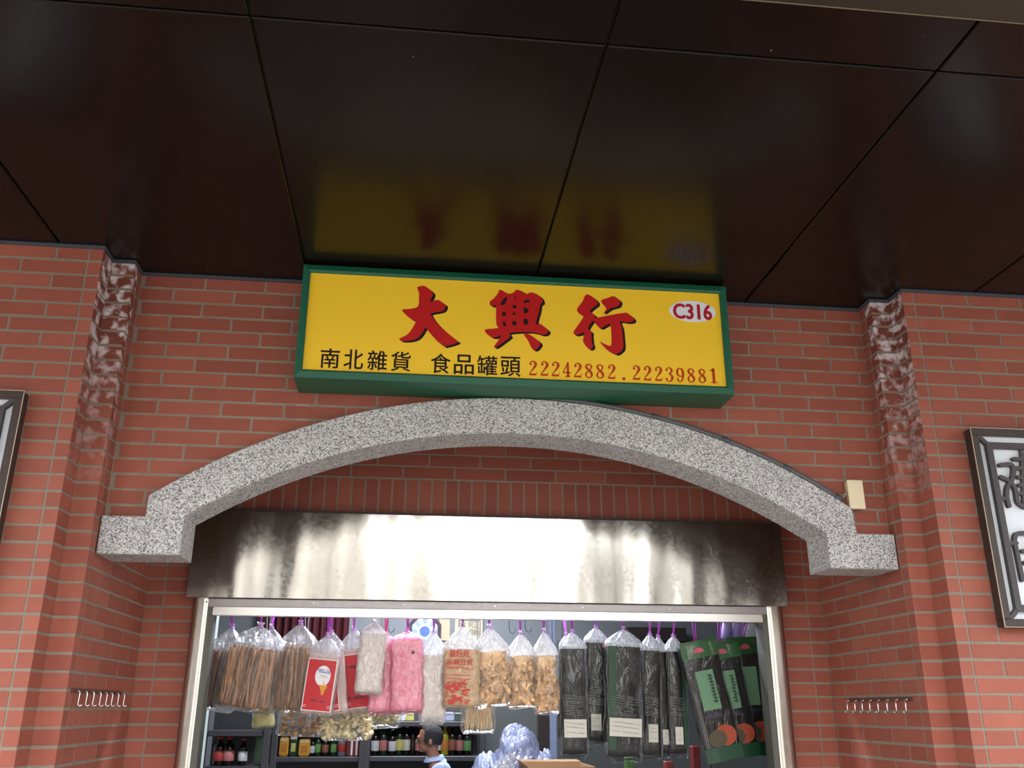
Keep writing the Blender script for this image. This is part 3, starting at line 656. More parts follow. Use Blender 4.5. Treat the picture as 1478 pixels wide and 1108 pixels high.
bm = bev_box(-.2085*4.14, .3978*4.14, 4.139, 4.22, 1.6+.1012*4.14, ZH-.003, .004, 2)
build('head_rail', bm, STEEL_RAIL, fr)
for px in (298, 453, 583, 714, 841, 967, 1093):
    bm = nb(); q = at(px, 868+(px-280)*.0153, 4.139)
    tube(bm, [q, q-Y*.004], [.0045, .003], 10); build('screw', bm, CHROME, fr)
bm = bev_box(-.2030*4.14, .3922*4.14, 4.136, 4.19, 1.6+.0928*4.14, 1.6+.1010*4.14, .003, 2)
rb = build('roller_shutter_bottom_bar', bm, mat('bright_aluminium_bar', rgb(246, 245, 242), .28, metal=1), None)
tag(rb, 'bright white bottom bar of the rolled up shutter across the top of the doorway', 'bar')
#@@REST
# ---------------------------------------------------------------- inside of the shop
YB = 8.3
bm = nb(); box(bm, -2.6, 3.4, YB, YB+.12, 0, 3.1); struct('wall_shop_back', bm, mat('grey_shop_wall', rgb(118, 122, 128), .7, var=.05, vscale=2))
bm = nb(); box(bm, -2.7, -2.6, D3+.12, YB, 0, 3.1); struct('wall_shop_left', bm, mat('pale_green_wall', rgb(176, 184, 178), .7))
bm = nb(); box(bm, 3.4, 3.5, D3+.12, YB, 0, 3.1); struct('wall_shop_right', bm, MATS['pale_green_wall'])
bm = nb(); box(bm, -2.7, 3.5, D3+.12, YB+.1, 3.0, 3.1); struct('ceiling_shop', bm, mat('white_shop_ceiling', rgb(205, 205, 200), .8))
bm = nb(); q0, q1 = at(292, 1000, 4.60), at(306, 1000, 5.05)
bm = nb(); prism(bm, [(0, 0), (1, 0), (1, 1), (0, 1)], 0, 1)
for v in bm.verts:
    u, d, w = v.co; v.co = (q0.x+(q1.x-q0.x)*u - .02*d - .005, 4.60+.45*u, 0.02 + 2.2*w)
tag(build('side_panel_board', bm, mat('pale_board', rgb(176, 190, 184), .5)), 'pale grey green board standing just inside the left door jamb', 'board')
bm = nb(); tube(bm, [(XJ0-.16, 4.40, 2.075), (XJ1+.16, 4.40, 2.075)], .011, 10)
tag(build('hanging_rod', bm, CHROME), 'steel rod behind the door head from which the bags hang', 'rod')
bm = nb(); tube(bm, [(XJ0-.16, 4.62, 2.10), (XJ1+.16, 4.62, 2.10)], .011, 10)
tag(build('hanging_rod', bm, CHROME), 'second steel rod deeper behind the door head', 'rod')
for y_ in (4.85, 7.30):
    t = thing('ceiling_lamp', 'fluorescent ceiling lamp of the shop, the %s one' % ('front' if y_ < 5 else 'rear'), 'lamp', (.25, y_, 2.94))
    build('housing', bev_box(-.55, 1.05, y_-.06, y_+.06, 2.955, 2.998, .004), mat('white_lamp_housing', rgb(230, 230, 228), .4), t)
    bm = nb(); tube(bm, [(-.48, y_, 2.935), (.98, y_, 2.935)], .014, 10); build('tube', bm, mat('lit_tube', (.9, .95, 1, 1), .4, emit=6), t)

PURPLE = mat('purple_tie_ribbon', rgb(196, 86, 214), .4); CLEARTIE = mat('pale_tie_string', rgb(196, 196, 204), .5); MAGENTA = mat('magenta_tie', rgb(236, 46, 150), .4)
FILM = film_mat('clear_bag_film', (.86, .88, .92, 1), .05, .025, .14)
FILMD = film_mat('clear_bag_film_smooth', (.8, .82, .86, 1), .015, .02, .10, 9, .4)
NECK = film_mat('gathered_bag_film', (.90, .93, .98, 1), .60, .10, .2, 30, .6)
NECKC = film_mat('gathered_clear_film', (.80, .84, .90, 1), .26, .12, .16, 38, .9)
PINKF = film_mat('pink_bag_film', (.95, .25, .50, 1), .34, .05, .18)
MILKY = film_mat('milky_bag_film', (.90, .86, .86, 1), .55, .07, .2)
BLUEF = film_mat('bluish_bag_film', (.58, .64, .86, 1), .55, .10, .2, 16, .9)

class Frame:
    "local frame of a hanging bag: s across, t down from knot (0) to bottom (1), d toward the viewer"
    def __init__(f, knot, bottom, w, depth, yaw=0):
        f.k, f.b, f.w, f.d = Vector(knot), Vector(bottom), w, depth
        f.ax = (f.b-f.k); f.L = f.ax.length; n = f.ax.normalized()
        f.sv = Vector((cos(yaw), sin(yaw), 0)); f.sv = (f.sv - n*f.sv.dot(n)).normalized(); f.dv = n.cross(f.sv); 
        if f.dv.y > 0: f.dv = -f.dv
    def p(f, s, t, d=0): return f.k + f.ax*t + f.sv*s*f.w/2 + f.dv*d*f.depth_()
    def depth_(f): return f.d/2
def bag_rings(fr, vn, t0, t1, seed, nr=16, seg=36, fold=.05, grow=1.0, corner=3.6, botshrink=.88):
    rings = []
    for i in range(nr+1):
        t = t0+(t1-t0)*i/nr
        if t < 0: w = .05+ -t*1.9; dd = w*1.3
        elif t < vn:
            q = t/vn; w = .035+.965*q**.85; dd = .10+.90*q**1.1
        else:
            q = (t-vn)/(1-vn); w = 1-.04*sin(q*pi)*noise.noise(Vector((seed, q*3, 0))); e = max(0, (t-.93)/.07); w *= 1-(1-botshrink)*e*e; dd = 1-.10*q
            dd *= math.sqrt(max(1-e*e*.93, .04))
        rg = []
        for k in range(seg):
            th = 2*pi*k/seg; c, s = cos(th), sin(th)
            x = math.copysign(abs(c)**(2/corner), c)*w*grow; y = math.copysign(abs(s)**(2/corner), s)*dd*grow
            fo = fold*(2.6 if t < vn*.8 else 1)
            m = 1+fo*noise.noise(Vector((cos(th)*3.2+seed*3.1, sin(th)*3.2, t*(2 if t < vn else 7))))*1.6 + (fo*.7*sin(th*9+seed) if t < vn else 0)
            rg.append(fr.p(x*m, t + (max(0, (t-.8)/.2)*.030*noise.noise(Vector((cos(th)*2.2+seed, seed*1.7, y*2))) if t > .8 else 0), y*m))
        rings.append(rg)
    return rings
def skin(bm, rings, cap0=False, cap1=False):
    R = [[bm.verts.new(p) for p in r] for r in rings]; n = len(R[0])
    for a, b in zip(R, R[1:]):
        for k in range(n): bm.faces.new((a[k], a[(k+1) % n], b[(k+1) % n], b[k])).smooth = True
    if cap0: bm.faces.new(R[0][::-1])
    if cap1: bm.faces.new(R[-1])
def c_sticks(fr, t0, t1, seed, n=46, r=.0058):
    bm = nb(); rr = random.Random(seed)
    for i in range(n):
        s, d = rr.uniform(-.84, .84), rr.uniform(-.8, .86); a, b = t0+rr.uniform(0, .05), t1-rr.uniform(0, .05)
        ph, am = rr.uniform(0, 6), rr.uniform(.02, .07); pts = []
        for k in range(9):
            q = k/8; pts.append(fr.p(s*(.84+.12*q)+am*sin(ph+q*4), a+(b-a)*q, d*(.92)+am*cos(ph+q*5)))
        tube(bm, pts, [r*rr.uniform(.7, 1.25) for _ in pts], 6)
    return bm
def c_ribbons(fr, t0, t1, seed, n=170, w=.017):
    "crumpled tofu-skin ribbons"
    bm = nb(); rr = random.Random(seed)
    for i in range(n):
        s, d, t = rr.uniform(-.72, .72), rr.uniform(-.5, .80), rr.uniform(t0+.03, t1-.10); L_ = rr.uniform(.10, .30); a = rr.gauss(0, .5); ph = rr.uniform(0, 6)
        prev = None; ww = w*rr.uniform(.5, 1.2); ang = rr.uniform(0, 3)
        for k in range(8):
            q = k/7; tt = min(max(t+L_*q*cos(a)+.015*sin(ph+q*9), t0), t1); ss = max(-.93, min(.93, s+.9*L_*q*sin(a)*2+.10*sin(ph*2+q*7))); d2 = max(-.9, min(.93, d+.25*sin(ph+q*8)))
            c = fr.p(ss, tt, d2); o_ = (fr.sv*cos(ang+q*2) + fr.dv*sin(ang+q*2))*ww/2
            cur = (bm.verts.new(c-o_), bm.verts.new(c+o_))
            if prev: bm.faces.new((prev[0], prev[1], cur[1], cur[0])).smooth = True
            prev = cur
    inner = bag_rings(fr, .01, t0+.02, t1-.02, seed, 14, 20, .12, .55); skin(bm, inner, True, True)
    return bm
def c_block(fr, t0, t1, seed, grow=.9, fold=.06, corner=3.6):
    bm = nb(); skin(bm, bag_rings(fr, .001, t0, t1, seed, 20, 32, fold, grow, corner, .94), True, True); return bm
def c_puffs(fr, t0, t1, seed, n=130, r=.011, wr=.85):
    bm = nb(); rr = random.Random(seed)
    for i in range(n):
        t = rr.uniform(t0, t1); s, d = rr.uniform(-wr, wr), rr.uniform(-.6, .9); a = Vector((rr.gauss(0, 1), rr.gauss(0, 1), rr.gauss(0, 1))).normalized(); b = a.orthogonal().normalized()
        c = fr.p(s, t, d); R_ = r*rr.uniform(.8, 1.3)
        tube(bm, [c + (a*cos(u)+b*sin(u))*R_ for u in (0, .8, 1.6, 2.4, 3.1)], [R_*.4, R_*.62, R_*.66, R_*.62, R_*.4], 6)
    return bm
def ties(root, knot, m, ytop=4.40, ztop=2.06, v=.010, w=.006):
    bm = nb(); k = Vector(knot)
    for sgn in (-1, 1):
        top = Vector((k.x+sgn*v, ytop-.012, ztop+.03)); 
        for A_, B_ in ((k, top),):
            n = X*w/2*sgn; a = [bm.verts.new(p) for p in (A_-n, A_+n, B_+n, B_-n)]; b = [bm.verts.new(p+Y*.0012) for p in (A_-n, A_+n, B_+n, B_-n)]
            bm.faces.new(a); bm.faces.new(b[::-1])
            for i in range(4): bm.faces.new((a[i], b[i], b[(i+1) % 4], a[(i+1) % 4]))
    tube(bm, [k+Vector((.010*cos(u), .010*sin(u), .004*sin(u*2))) for u in [i*pi/5 for i in range(11)]], .0022, 5)
    return build('tie_ribbon', bm, m, root)
def bag(name, label, cat, kx, ky, bx, by, wpx, D, depth, vn, contents, cm, cname='contents', film=FILM, neck=NECK, tie=PURPLE, group=None, seed=1, t0=None, tuft=.045, yaw=0, fold=.05, t1=.965, kind=None, clabel=None, **kw):
    kn, bo = at(kx, ky, D), at(bx, by, D)
    fr_ = Frame(kn, bo, wpx/F_*D*1.04, depth, yaw)
    root = thing(name, label, cat, (bo.x, bo.y, bo.z), group); fr_.root = root
    bm = nb(); skin(bm, bag_rings(fr_, vn, -tuft, vn+.03, seed, 12, 36, fold)); build('gathered_neck', bm, neck, root)
    bm = nb(); skin(bm, bag_rings(fr_, vn, vn+.02, 1.0, seed, 18, 36, fold), False, True); build('film', bm, film, root)
    if contents:
        c = build(cname, contents(fr_, (vn+.01) if t0 is None else t0, t1, seed, **kw), cm, root, label=clabel)
        if kind: c['kind'] = kind
    if tie: ties(root, kn, tie, 4.40 if D < 4.52 else 4.62, 2.06)
    return fr_
def patch(fr, s0, s1, t0, t1, d, m, name, label=None, thick=.001, parent=None, n=6, curve=.10):
    "thin label lying on the front of a bag"
    bm = nb(); g = []
    for lay_ in (0, 1):
        g.append([[bm.verts.new(fr.p(s0+(s1-s0)*i/n, t0+(t1-t0)*k/2, (d - curve*(s0+(s1-s0)*i/n)**2)) - fr.dv*thick*lay_) for i in range(n+1)] for k in range(3)])
    for lay_ in (0, 1):
        for k in range(2):
            for i in range(n): bm.faces.new((g[lay_][k][i], g[lay_][k][i+1], g[lay_][k+1][i+1], g[lay_][k+1][i]))
    for i in range(n):
        bm.faces.new((g[0][0][i], g[0][0][i+1], g[1][0][i+1], g[1][0][i])); bm.faces.new((g[0][2][i], g[0][2][i+1], g[1][2][i+1], g[1][2][i]))
    for k in range(2): bm.faces.new((g[0][k][0], g[0][k+1][0], g[1][k+1][0], g[1][k][0])); bm.faces.new((g[0][k][n], g[0][k+1][n], g[1][k+1][n], g[1][k][n]))
    bmesh.ops.recalc_face_normals(bm, faces=bm.faces)
    return build(name, bm, m, parent or fr.root, label=label)
def print_text(fr, s, s0, s1, t0, t1, d, m, parent, vert=False, name='printed_text', bold=.4, curve=.10):
    "text printed on the bag front"
    bm = nb(); n = len(s)
    for i, ch in enumerate(s):
        if vert: a, b, c, e = s0, s1, t0+(t1-t0)*i/n, t0+(t1-t0)*(i+.9)/n
        else: a, b, c, e = s0+(s1-s0)*i/n, s0+(s1-s0)*(i+.9)/n, t0, t1
        def mf(u, w, k, a=a, b=b, c=c, e=e): 
            ss = a+(b-a)*u; return fr.p(ss, e+(c-e)*w, d - curve*ss*ss) + fr.dv*(.0004+k)
        for du in ((-.5, .5) if bold else (0,)):
            join(bm, text_bm(ch, 0, 1, 0, 1, 0, .0006, 0, lambda u, w, k, du=du: mf(u+du*.09*bold, w, k)))
    return build(name, bm, m, parent)
def smudge_lines(fr, s0, s1, ts, d, m, parent, h=.008, seed=1, name='small_print', curve=.10):
    "rows of print too small to read: short dashes"
    bm = nb(); rr = random.Random(seed)
    for t in ts:
        s = s0+rr.uniform(0, .12); e1 = s1-(rr.uniform(0, .5)*(s1-s0) if rr.random() < .3 else 0); t += rr.uniform(-.003, .003)
        while s < e1:
            l = rr.uniform(.025, .07); e = min(s+l, e1)
            vs = [bm.verts.new(fr.p(x, y, d-curve*x*x)+fr.dv*.0024) for x, y in ((s, t+.012*s), (e, t+.012*e), (e, t+h*rr.uniform(.6, 1.1)+.012*e), (s, t+h+.012*s))]; bm.faces.new(vs)
            s = e+rr.uniform(.015, .035) + (.12 if rr.random() < .06 else 0)
        if rr.random() < .2: s1 *= 1
    return build(name, bm, m, parent)

BROWN = mat('dried_bean_stick', rgb(160, 118, 84), .6, var=.5, vscale=30); BROWN2 = mat('dried_bean_stick_dark', rgb(132, 90, 66), .6, var=.5, vscale=30)
TOFU = mat('tofu_skin', rgb(234, 196, 148), .45, var=.38, vscale=40, bump=.6, bscale=60); PALE = mat('pale_noodle', rgb(236, 208, 158), .55, var=.12, bump=.4, bscale=90)
VERM = mat('white_vermicelli', rgb(214, 190, 182), .6, var=.06, bump=.7, bscale=120); WHT = mat('white_puffed_food', rgb(238, 228, 220), .6, bump=.5, bscale=70)
PINKC = mat('white_pack_in_pink', rgb(250, 196, 204), .5, bump=.5, bscale=40); CREAM = mat('cream_puffs', rgb(238, 224, 182), .5, var=.12)
SEAW = mat('black_dried_seaweed', rgb(20, 20, 21), .55, spec=.2, bump=.2, bscale=14)
REDL = mat('red_printed_card', rgb(196, 10, 30), .4); WHL = mat('white_print', rgb(240, 236, 238), .5); BLP = mat('blue_print', rgb(70, 96, 176), .5); NAVY = mat('dark_navy_print', rgb(60, 30, 74), .5)
GOLD = mat('gold_print', rgb(226, 158, 44), .5); REDP = mat('red_bag_print', rgb(208, 48, 34), .45); GRYL = mat('off_white_label', rgb(206, 202, 192), .5); DGREEN = mat('dark_green_print', rgb(20, 62, 36), .45)
GREYP = mat('grey_print', rgb(112, 114, 114), .5); PKP = mat('faint_pink_print', rgb(222, 92, 112), .5)
GB = 'bags hanging in the row across the doorway'

# brown bean stick bags at the left
bag('bean_stick_bag', 'bag of brown dried bean sticks hanging furthest left, against the door jamb', 'bag', 335, 905, 309, 1026, 50, 4.50, .10, .27, c_sticks, BROWN2, 'dried_sticks', neck=NECKC, group=GB, seed=3, n=60)
bag('bean_stick_bag', 'wide bag of brown dried bean sticks, second from the left', 'bag', 376, 903, 350, 1026, 78, 4.38, .11, .24, c_sticks, BROWN, 'dried_sticks', neck=NECKC, group=GB, seed=4, n=100)
bag('bean_stick_bag', 'bag of brown dried bean sticks squeezed behind the two front bean stick bags', 'bag', 392, 905, 388, 1024, 44, 4.52, .10, .30, c_sticks, BROWN2, 'dried_sticks', neck=NECKC, group=GB, seed=5, n=50)
bag('bean_stick_bag', 'bag of straight light brown bean sticks left of the red labelled bags', 'bag', 434, 900, 420, 1030, 56, 4.42, .10, .24, c_sticks, BROWN, 'dried_sticks', neck=NECKC, group=GB, seed=6, n=70)

# red card vermicelli bags
def red_card(fr, s0, s1, seed, full=True):
    p = patch(fr, s0-.05, s1+.05, .30, .935, 1.03, WHL, 'label_border', thick=.0012)
    r = patch(fr, s0, s1, .31, .925, 1.06, REDL, 'red_label', thick=.0012, parent=p)
    bm = nb()
    for tt in (.865, .885):
        vs = [bm.verts.new(fr.p(x, y, 1.06-.1*x*x)+fr.dv*.0008) for x, y in ((s0, tt), (s1, tt), (s1, tt+.004), (s0, tt+.004))]; bm.faces.new(vs)
    build('white_rule', bm, WHL, r)
    if not full: smudge_lines(fr, s0+.02, s1, (.44, .80), 1.07, NAVY, r, .03, seed); return
    bm = nb(); vs = [bm.verts.new(fr.p(.12+.42*cos(u)*(s1-s0)/1.5, .505+.125*sin(u), 1.06)+fr.dv*.0010) for u in [i*2*pi/28 for i in range(28)]]; bm.faces.new(vs); build('white_oval', bm, WHL, r)
    smudge_lines(fr, -.25, .5, (.425, .448), 1.06, BLP, r, .018, seed, 'blue_print'); smudge_lines(fr, -.05, .42, (.495, .515), 1.06, GREYP, r, .007, seed)
    smudge_lines(fr, -.4, .42, (.80,), 1.06, NAVY, r, .022, seed)
    bm = nb()
    for L in ([(-.02, .615), (.44, .615), (.40, .655), (.30, .68), (.27, .735), (.14, .735), (.10, .68), (.02, .655)], [(.17, .61), (.21, .545), (.25, .61)]):
        vs = [bm.verts.new(fr.p(x+.02, y, 1.06)+fr.dv*.0014) for x, y in L]; bm.faces.new(vs)
    build('gold_lamp_picture', bm, GOLD, r)
f = bag('vermicelli_bag', 'white vermicelli bag with a full red card, white oval and gold lamp on it', 'bag', 473, 917, 455, 1034, 44, 4.36, .06, .22, c_block, VERM, 'vermicelli', neck=NECKC, group=GB, seed=7)
red_card(f, -.80, .80, 1)
f = bag('vermicelli_bag', 'narrow vermicelli bag with a sliver of red card, between two other red card bags', 'bag', 478, 910, 487, 1034, 30, 4.43, .05, .20, c_block, VERM, 'vermicelli', neck=NECKC, group=GB, seed=8)
red_card(f, -.85, .2, 2, False)
f = bag('vermicelli_bag', 'vermicelli bag with a red card partly covered by the tilted long white bag', 'bag', 511, 908, 518, 1030, 46, 4.51, .06, .22, c_block, VERM, 'vermicelli', neck=NECKC, group=GB, seed=9)
red_card(f, -.6, .9, 3, False)
# long white tilted bag
bag('prawn_cracker_bag', 'long white frosted bag tilted in front of the pink bags', 'bag', 541, 897, 531, 1002, 36, 4.33, .05, .16, c_block, WHT, 'white_contents', film=MILKY, neck=MILKY, tie=CLEARTIE, group=GB, seed=10, yaw=.2)
# pink bags
def pink_print(f):
    p = smudge_lines(f, -.45, -.05, [.28+.018*i for i in range(12)], 1.05, PKP, f.root, .004, 5)
    smudge_lines(f, .05, .5, [.58+.02*i for i in range(4)], 1.05, PKP, f.root, .004, 6); bm = nb(); 
    lathe_pts = [f.p(.35+.10*cos(u), .27+.018*sin(u), 1.06)+f.dv*.0008 for u in [i*2*pi/16 for i in range(16)]]; bm.faces.new([bm.verts.new(q) for q in lathe_pts]); build('dark_print_dot', bm, NAVY, f.root)
    bm = nb(); 
    for i in range(24):
        u0_, u1_ = i*2*pi/24, (i+1)*2*pi/24
        bm.faces.new([bm.verts.new(f.p(-.28+r_*cos(u), .755+r_*.24*sin(u), 1.06)+f.dv*.0008) for r_, u in ((.16, u0_), (.16, u1_), (.135, u1_), (.135, u0_))])
    build('round_print', bm, PKP, f.root)
f = bag('pink_bag', 'pink wrapped bag half hidden behind the tilted white bag', 'bag', 557, 916, 556, 1030, 46, 4.42, .07, .10, c_block, PINKC, 'pink_contents', film=PINKF, neck=PINKF, tie=MAGENTA, group=GB, seed=11)
f = bag('pink_bag', 'pink wrapped bag with faint round print, hanging free', 'bag', 588, 911, 587, 1029, 44, 4.38, .07, .09, c_block, PINKC, 'pink_contents', film=PINKF, neck=PINKF, tie=PURPLE, group=GB, seed=12); pink_print(f)
# pale bag
bag('rice_cracker_bag', 'crinkled pale translucent bag between the pink bag and the red printed bag', 'bag', 626, 912, 624, 1044, 36, 4.40, .08, .24, c_block, WHT, 'pale_contents', film=MILKY, neck=NECK, group=GB, seed=13, t1=.93, fold=.09)
# red printed noodle bag
f = bag('noodle_bag', 'noodle bag with rows of red Chinese print', 'bag', 668, 903, 666, 1023, 52, 4.36, .075, .27, c_block, TOFU, 'noodle_cake', group=GB, seed=14, fold=.05)
print_text(f, '量旺旺', -.68, .42, .30, .385, 1.10, REDP, f.root); print_text(f, '新鍋豆皮', -.82, .55, .41, .48, 1.10, REDP, f.root)
smudge_lines(f, -.82, .55, (.505, .52), 1.12, REDP, f.root, .012, 4); smudge_lines(f, -.85, .40, (.60, .64, .69), 1.12, REDP, f.root, .014, 8)
bm = nb(); rr = random.Random(5)
for i in range(70):
    a, b = rr.uniform(-.9, .15), rr.uniform(.66, .93); w_, h_ = rr.uniform(.08, .30), rr.uniform(.010, .03)
    bm.faces.new([bm.verts.new(f.p(x, y, 1.10-.1*x*x)+f.dv*(.0008+.00002*i)) for x, y in ((a, b), (a+w_, b+.004), (a+w_*.9, b+h_), (a+.02, b+h_*.8))])
build('red_picture', bm, REDP, f.root)
# tofu skin bags
bag('tofu_skin_bag', 'bag of golden crumpled tofu skin, leftmost of the three beside the red printed bag', 'bag', 706, 905, 715, 1020, 50, 4.38, .08, .28, c_ribbons, TOFU, 'tofu_skin', group=GB, seed=15)
bag('tofu_skin_bag', 'bag of golden crumpled tofu skin, middle one of three', 'bag', 751, 914, 754, 1022, 42, 4.40, .08, .27, c_ribbons, TOFU, 'tofu_skin', group=GB, seed=16)
bag('tofu_skin_bag', 'bag of golden crumpled tofu skin, rightmost of three, next to the black seaweed', 'bag', 785, 911, 790, 1030, 36, 4.38, .08, .27, c_ribbons, TOFU, 'tofu_skin', group=GB, seed=17)
# black seaweed bags
def seaweed(label, kx, ky, bx, by, w, D, dep, seed, lab, yaw=0, t_l=(.70, .84), sm=True, lt=True, pink=None, green=None):
    f = bag('seaweed_bag', label, 'bag', kx, ky, bx, by, w, D, dep, .11, c_block, SEAW, 'dried_seaweed', film=FILMD, neck=NECK if lt else NECKC, group=GB, seed=seed, yaw=yaw, fold=.07, tuft=.025, grow=.82)
    if green: patch(f, green[0], green[1], .14, .92, 1.03, DGREEN, 'green_panel', thick=.0008)
    if lab: patch(f, lab[0], lab[1], t_l[0], t_l[1], 1.05, GRYL, 'price_label', label='off white paper label', thick=.0008)
    if lab: smudge_lines(f, lab[0]+.1, lab[1]-.15, (t_l[0]+.03, t_l[0]+.06, t_l[0]+.10), 1.07, GREYP, f.root, .005, seed, 'label_print')
    if sm: smudge_lines(f, -.75, .6, [.52+.018*i for i in range(9)], 1.06, GREYP, f.root, .0045, seed+3)
    if pink:
        bm = nb()
        for q in range(5): 
            u = 2*pi*q/5; bm.faces.new([bm.verts.new(f.p(pink[0]+.09*cos(u)+.10*cos(v_), pink[1]+.012*sin(u)+.013*sin(v_), 1.05)+f.dv*(.0008+q*.0001)) for v_ in [k*pi/4 for k in range(8)]])
        build('pink_flower_print', bm, mat('pink_flower', rgb(214, 110, 120), .5), f.root)
    return f
seaweed('black seaweed bag hanging behind the first white labelled seaweed bag, at its left', 817, 915, 813, 1065, 18, 4.52, .05, 20, None, sm=False, pink=(.3, .17))
seaweed('black seaweed bag with white label, leftmost of the labelled ones', 826, 912, 830, 1094, 38, 4.36, .06, 21, (-.78, .78))
seaweed('black seaweed bag with a folded white label, second from the left', 860, 905, 862, 1075, 34, 4.46, .06, 22, (-.55, .25), t_l=(.745, .88), pink=(.55, .16))
seaweed('wide black seaweed bag with a broad white label and green left side', 900, 908, 900, 1098, 52, 4.36, .07, 23, (-.80, .86), t_l=(.685, .82), green=(-.85, -.45))
seaweed('narrow black seaweed bag right of the wide one, label half seen', 938, 915, 940, 1095, 30, 4.42, .06, 24, (-.35, .50), t_l=(.73, .87))
seaweed('very narrow black seaweed bag with a short white label', 950, 918, 959, 1092, 20, 4.47, .06, 25, (-.3, .55), t_l=(.78, .90), sm=False)
seaweed('black seaweed bag with a pink flower print, last one before the green packs', 972, 917, 979, 1092, 28, 4.45, .06, 26, (-.35, .40), t_l=(.76, .90), pink=(.55, .17), green=(.5, .85))

# green seaweed packs
GRN = mat('bright_green_print', rgb(20, 84, 28), .4, coat=.3); GRN2 = mat('deep_green_print', rgb(8, 66, 42), .4, coat=.3); PGRN = mat('pale_green_print', rgb(104, 146, 112), .45, var=.2, vscale=60)
ORNG = mat('orange_food_print', rgb(150, 58, 30), .5, var=.5, vscale=60); PLUM = mat('plum_print', rgb(70, 62, 82), .45); FLW = mat('pink_lotus_print', rgb(206, 84, 110), .5)
def green_pack(label, kx, ky, bx, by, w, D, seed, text=True):
    kn, bo = at(kx, ky, D), at(bx, by, D); f = Frame(kn, bo, w/F_*D, .05); r = f.root = thing('green_seaweed_pack', label, 'bag', bo, 'green packs at the right end of the doorway')
    bm = nb(); skin(bm, bag_rings(f, .001, 0.03, .97, seed, 20, 36, .03, 1, 5, 1.0), True, True); build('pack_body', bm, SEAW, r)
    bm = nb(); skin(bm, bag_rings(f, .001, 0.02, .98, seed, 20, 36, .03, 1.10, 5, 1.0), False, False); build('film', bm, FILMD, r)
    h = patch(f, -1.05, 1.05, -.01, .14, 1.1, GRN, 'green_header')
    bm = nb()
    for q in range(7):
        u = pi*q/6; c = f.p(-.05+.26*cos(u), .085-.026*sin(u)*.9, 1.1); 
        bm.faces.new([bm.verts.new(f.p(-.05+.20*cos(u)+.13*cos(v_)*.6, .085-.022*sin(u)+.012*sin(v_), 1.12)+f.dv*(.0008+q*.0001)) for v_ in [k*pi/4 for k in range(8)]])
    bm.faces.new([bm.verts.new(f.p(-.05+.17*cos(v_), .078+.020*sin(v_), 1.12)+f.dv*.0016) for v_ in [k*pi/6 for k in range(12)]])
    build('lotus_print', bm, FLW, h)
    l = patch(f, -.55, .45, .25, .58, 1.12, PGRN, 'pale_label')
    smudge_lines(f, -.45, .35, [.60+.012*i for i in range(4)], 1.08, PLUM, r, .02, seed, 'plum_print')
    if text:
        smudge = nb(); rr = random.Random(seed)
        for i in range(9):
            t = .29+.027*i; 
            for j in range(3):
                a = .12+rr.uniform(-.05, .05); smudge.faces.new([smudge.verts.new(f.p(a+x, t+y+j*.006, 1.14)+f.dv*.001) for x, y in ((0, 0), (.24, .001), (.24, .005), (0, .005))])
            smudge.faces.new([smudge.verts.new(f.p(.20+x, t+y, 1.14)+f.dv*.0011) for x, y in ((0, 0), (.06, 0), (.06, .024), (0, .024))])
        build('label_characters', smudge, mat('dark_green_ink', rgb(20, 50, 36), .5), l)
    bm = nb(); vs = [bm.verts.new(f.p(.30+.60*cos(u), .80+.085*sin(u), 1.10-.05)+f.dv*.0015) for u in [i*2*pi/26 for i in range(26)]]; bm.faces.new(vs); build('dish_picture', bm, ORNG, r)
    bm = nb(); vs = [bm.verts.new(f.p(-.18+.52*cos(u), .815+.07*sin(u), 1.10-.03)+f.dv*.0030) for u in [i*2*pi/26 for i in range(26)]]; bm.faces.new(vs); build('bowl_picture', bm, mat('dark_food_print', rgb(74, 66, 46), .5, var=.4, vscale=80), r)
    patch(f, -1.03, 1.03, .885, 1.0, 1.1, GRN2, 'green_footer')
    bm = nb()
    for s_, e in ((-.90, 0), (-.80, .02)): 
        vs = [bm.verts.new(f.p(s_+x, y, 1.05)+f.dv*.003) for x, y in ((0, .42), (.05, .42), (.09, .88), (.03, .88))]; bm.faces.new(vs)
    build('white_edge_stripe', bm, GREYP, r)
    bm = nb(); kx_ = f.p(0, -.005, 0)
    for q in (-1, 1):
        tube(bm, [kx_+X*q*.004, Vector((kx_.x+q*.012, 4.388, 2.09))], .003, 6)
    build('tie_ribbon', bm, PURPLE, r)
green_pack('green headed seaweed pack furthest right and behind the other two', 1072, 921, 1092, 1090, 52, 4.50, 33, False)
green_pack('tilted green headed seaweed pack in the middle of three', 1038, 928, 1071, 1093, 50, 4.44, 32)
green_pack('tilted green headed seaweed pack nearest the black seaweed bags', 1004, 926, 1046, 1097, 52, 4.37, 31)
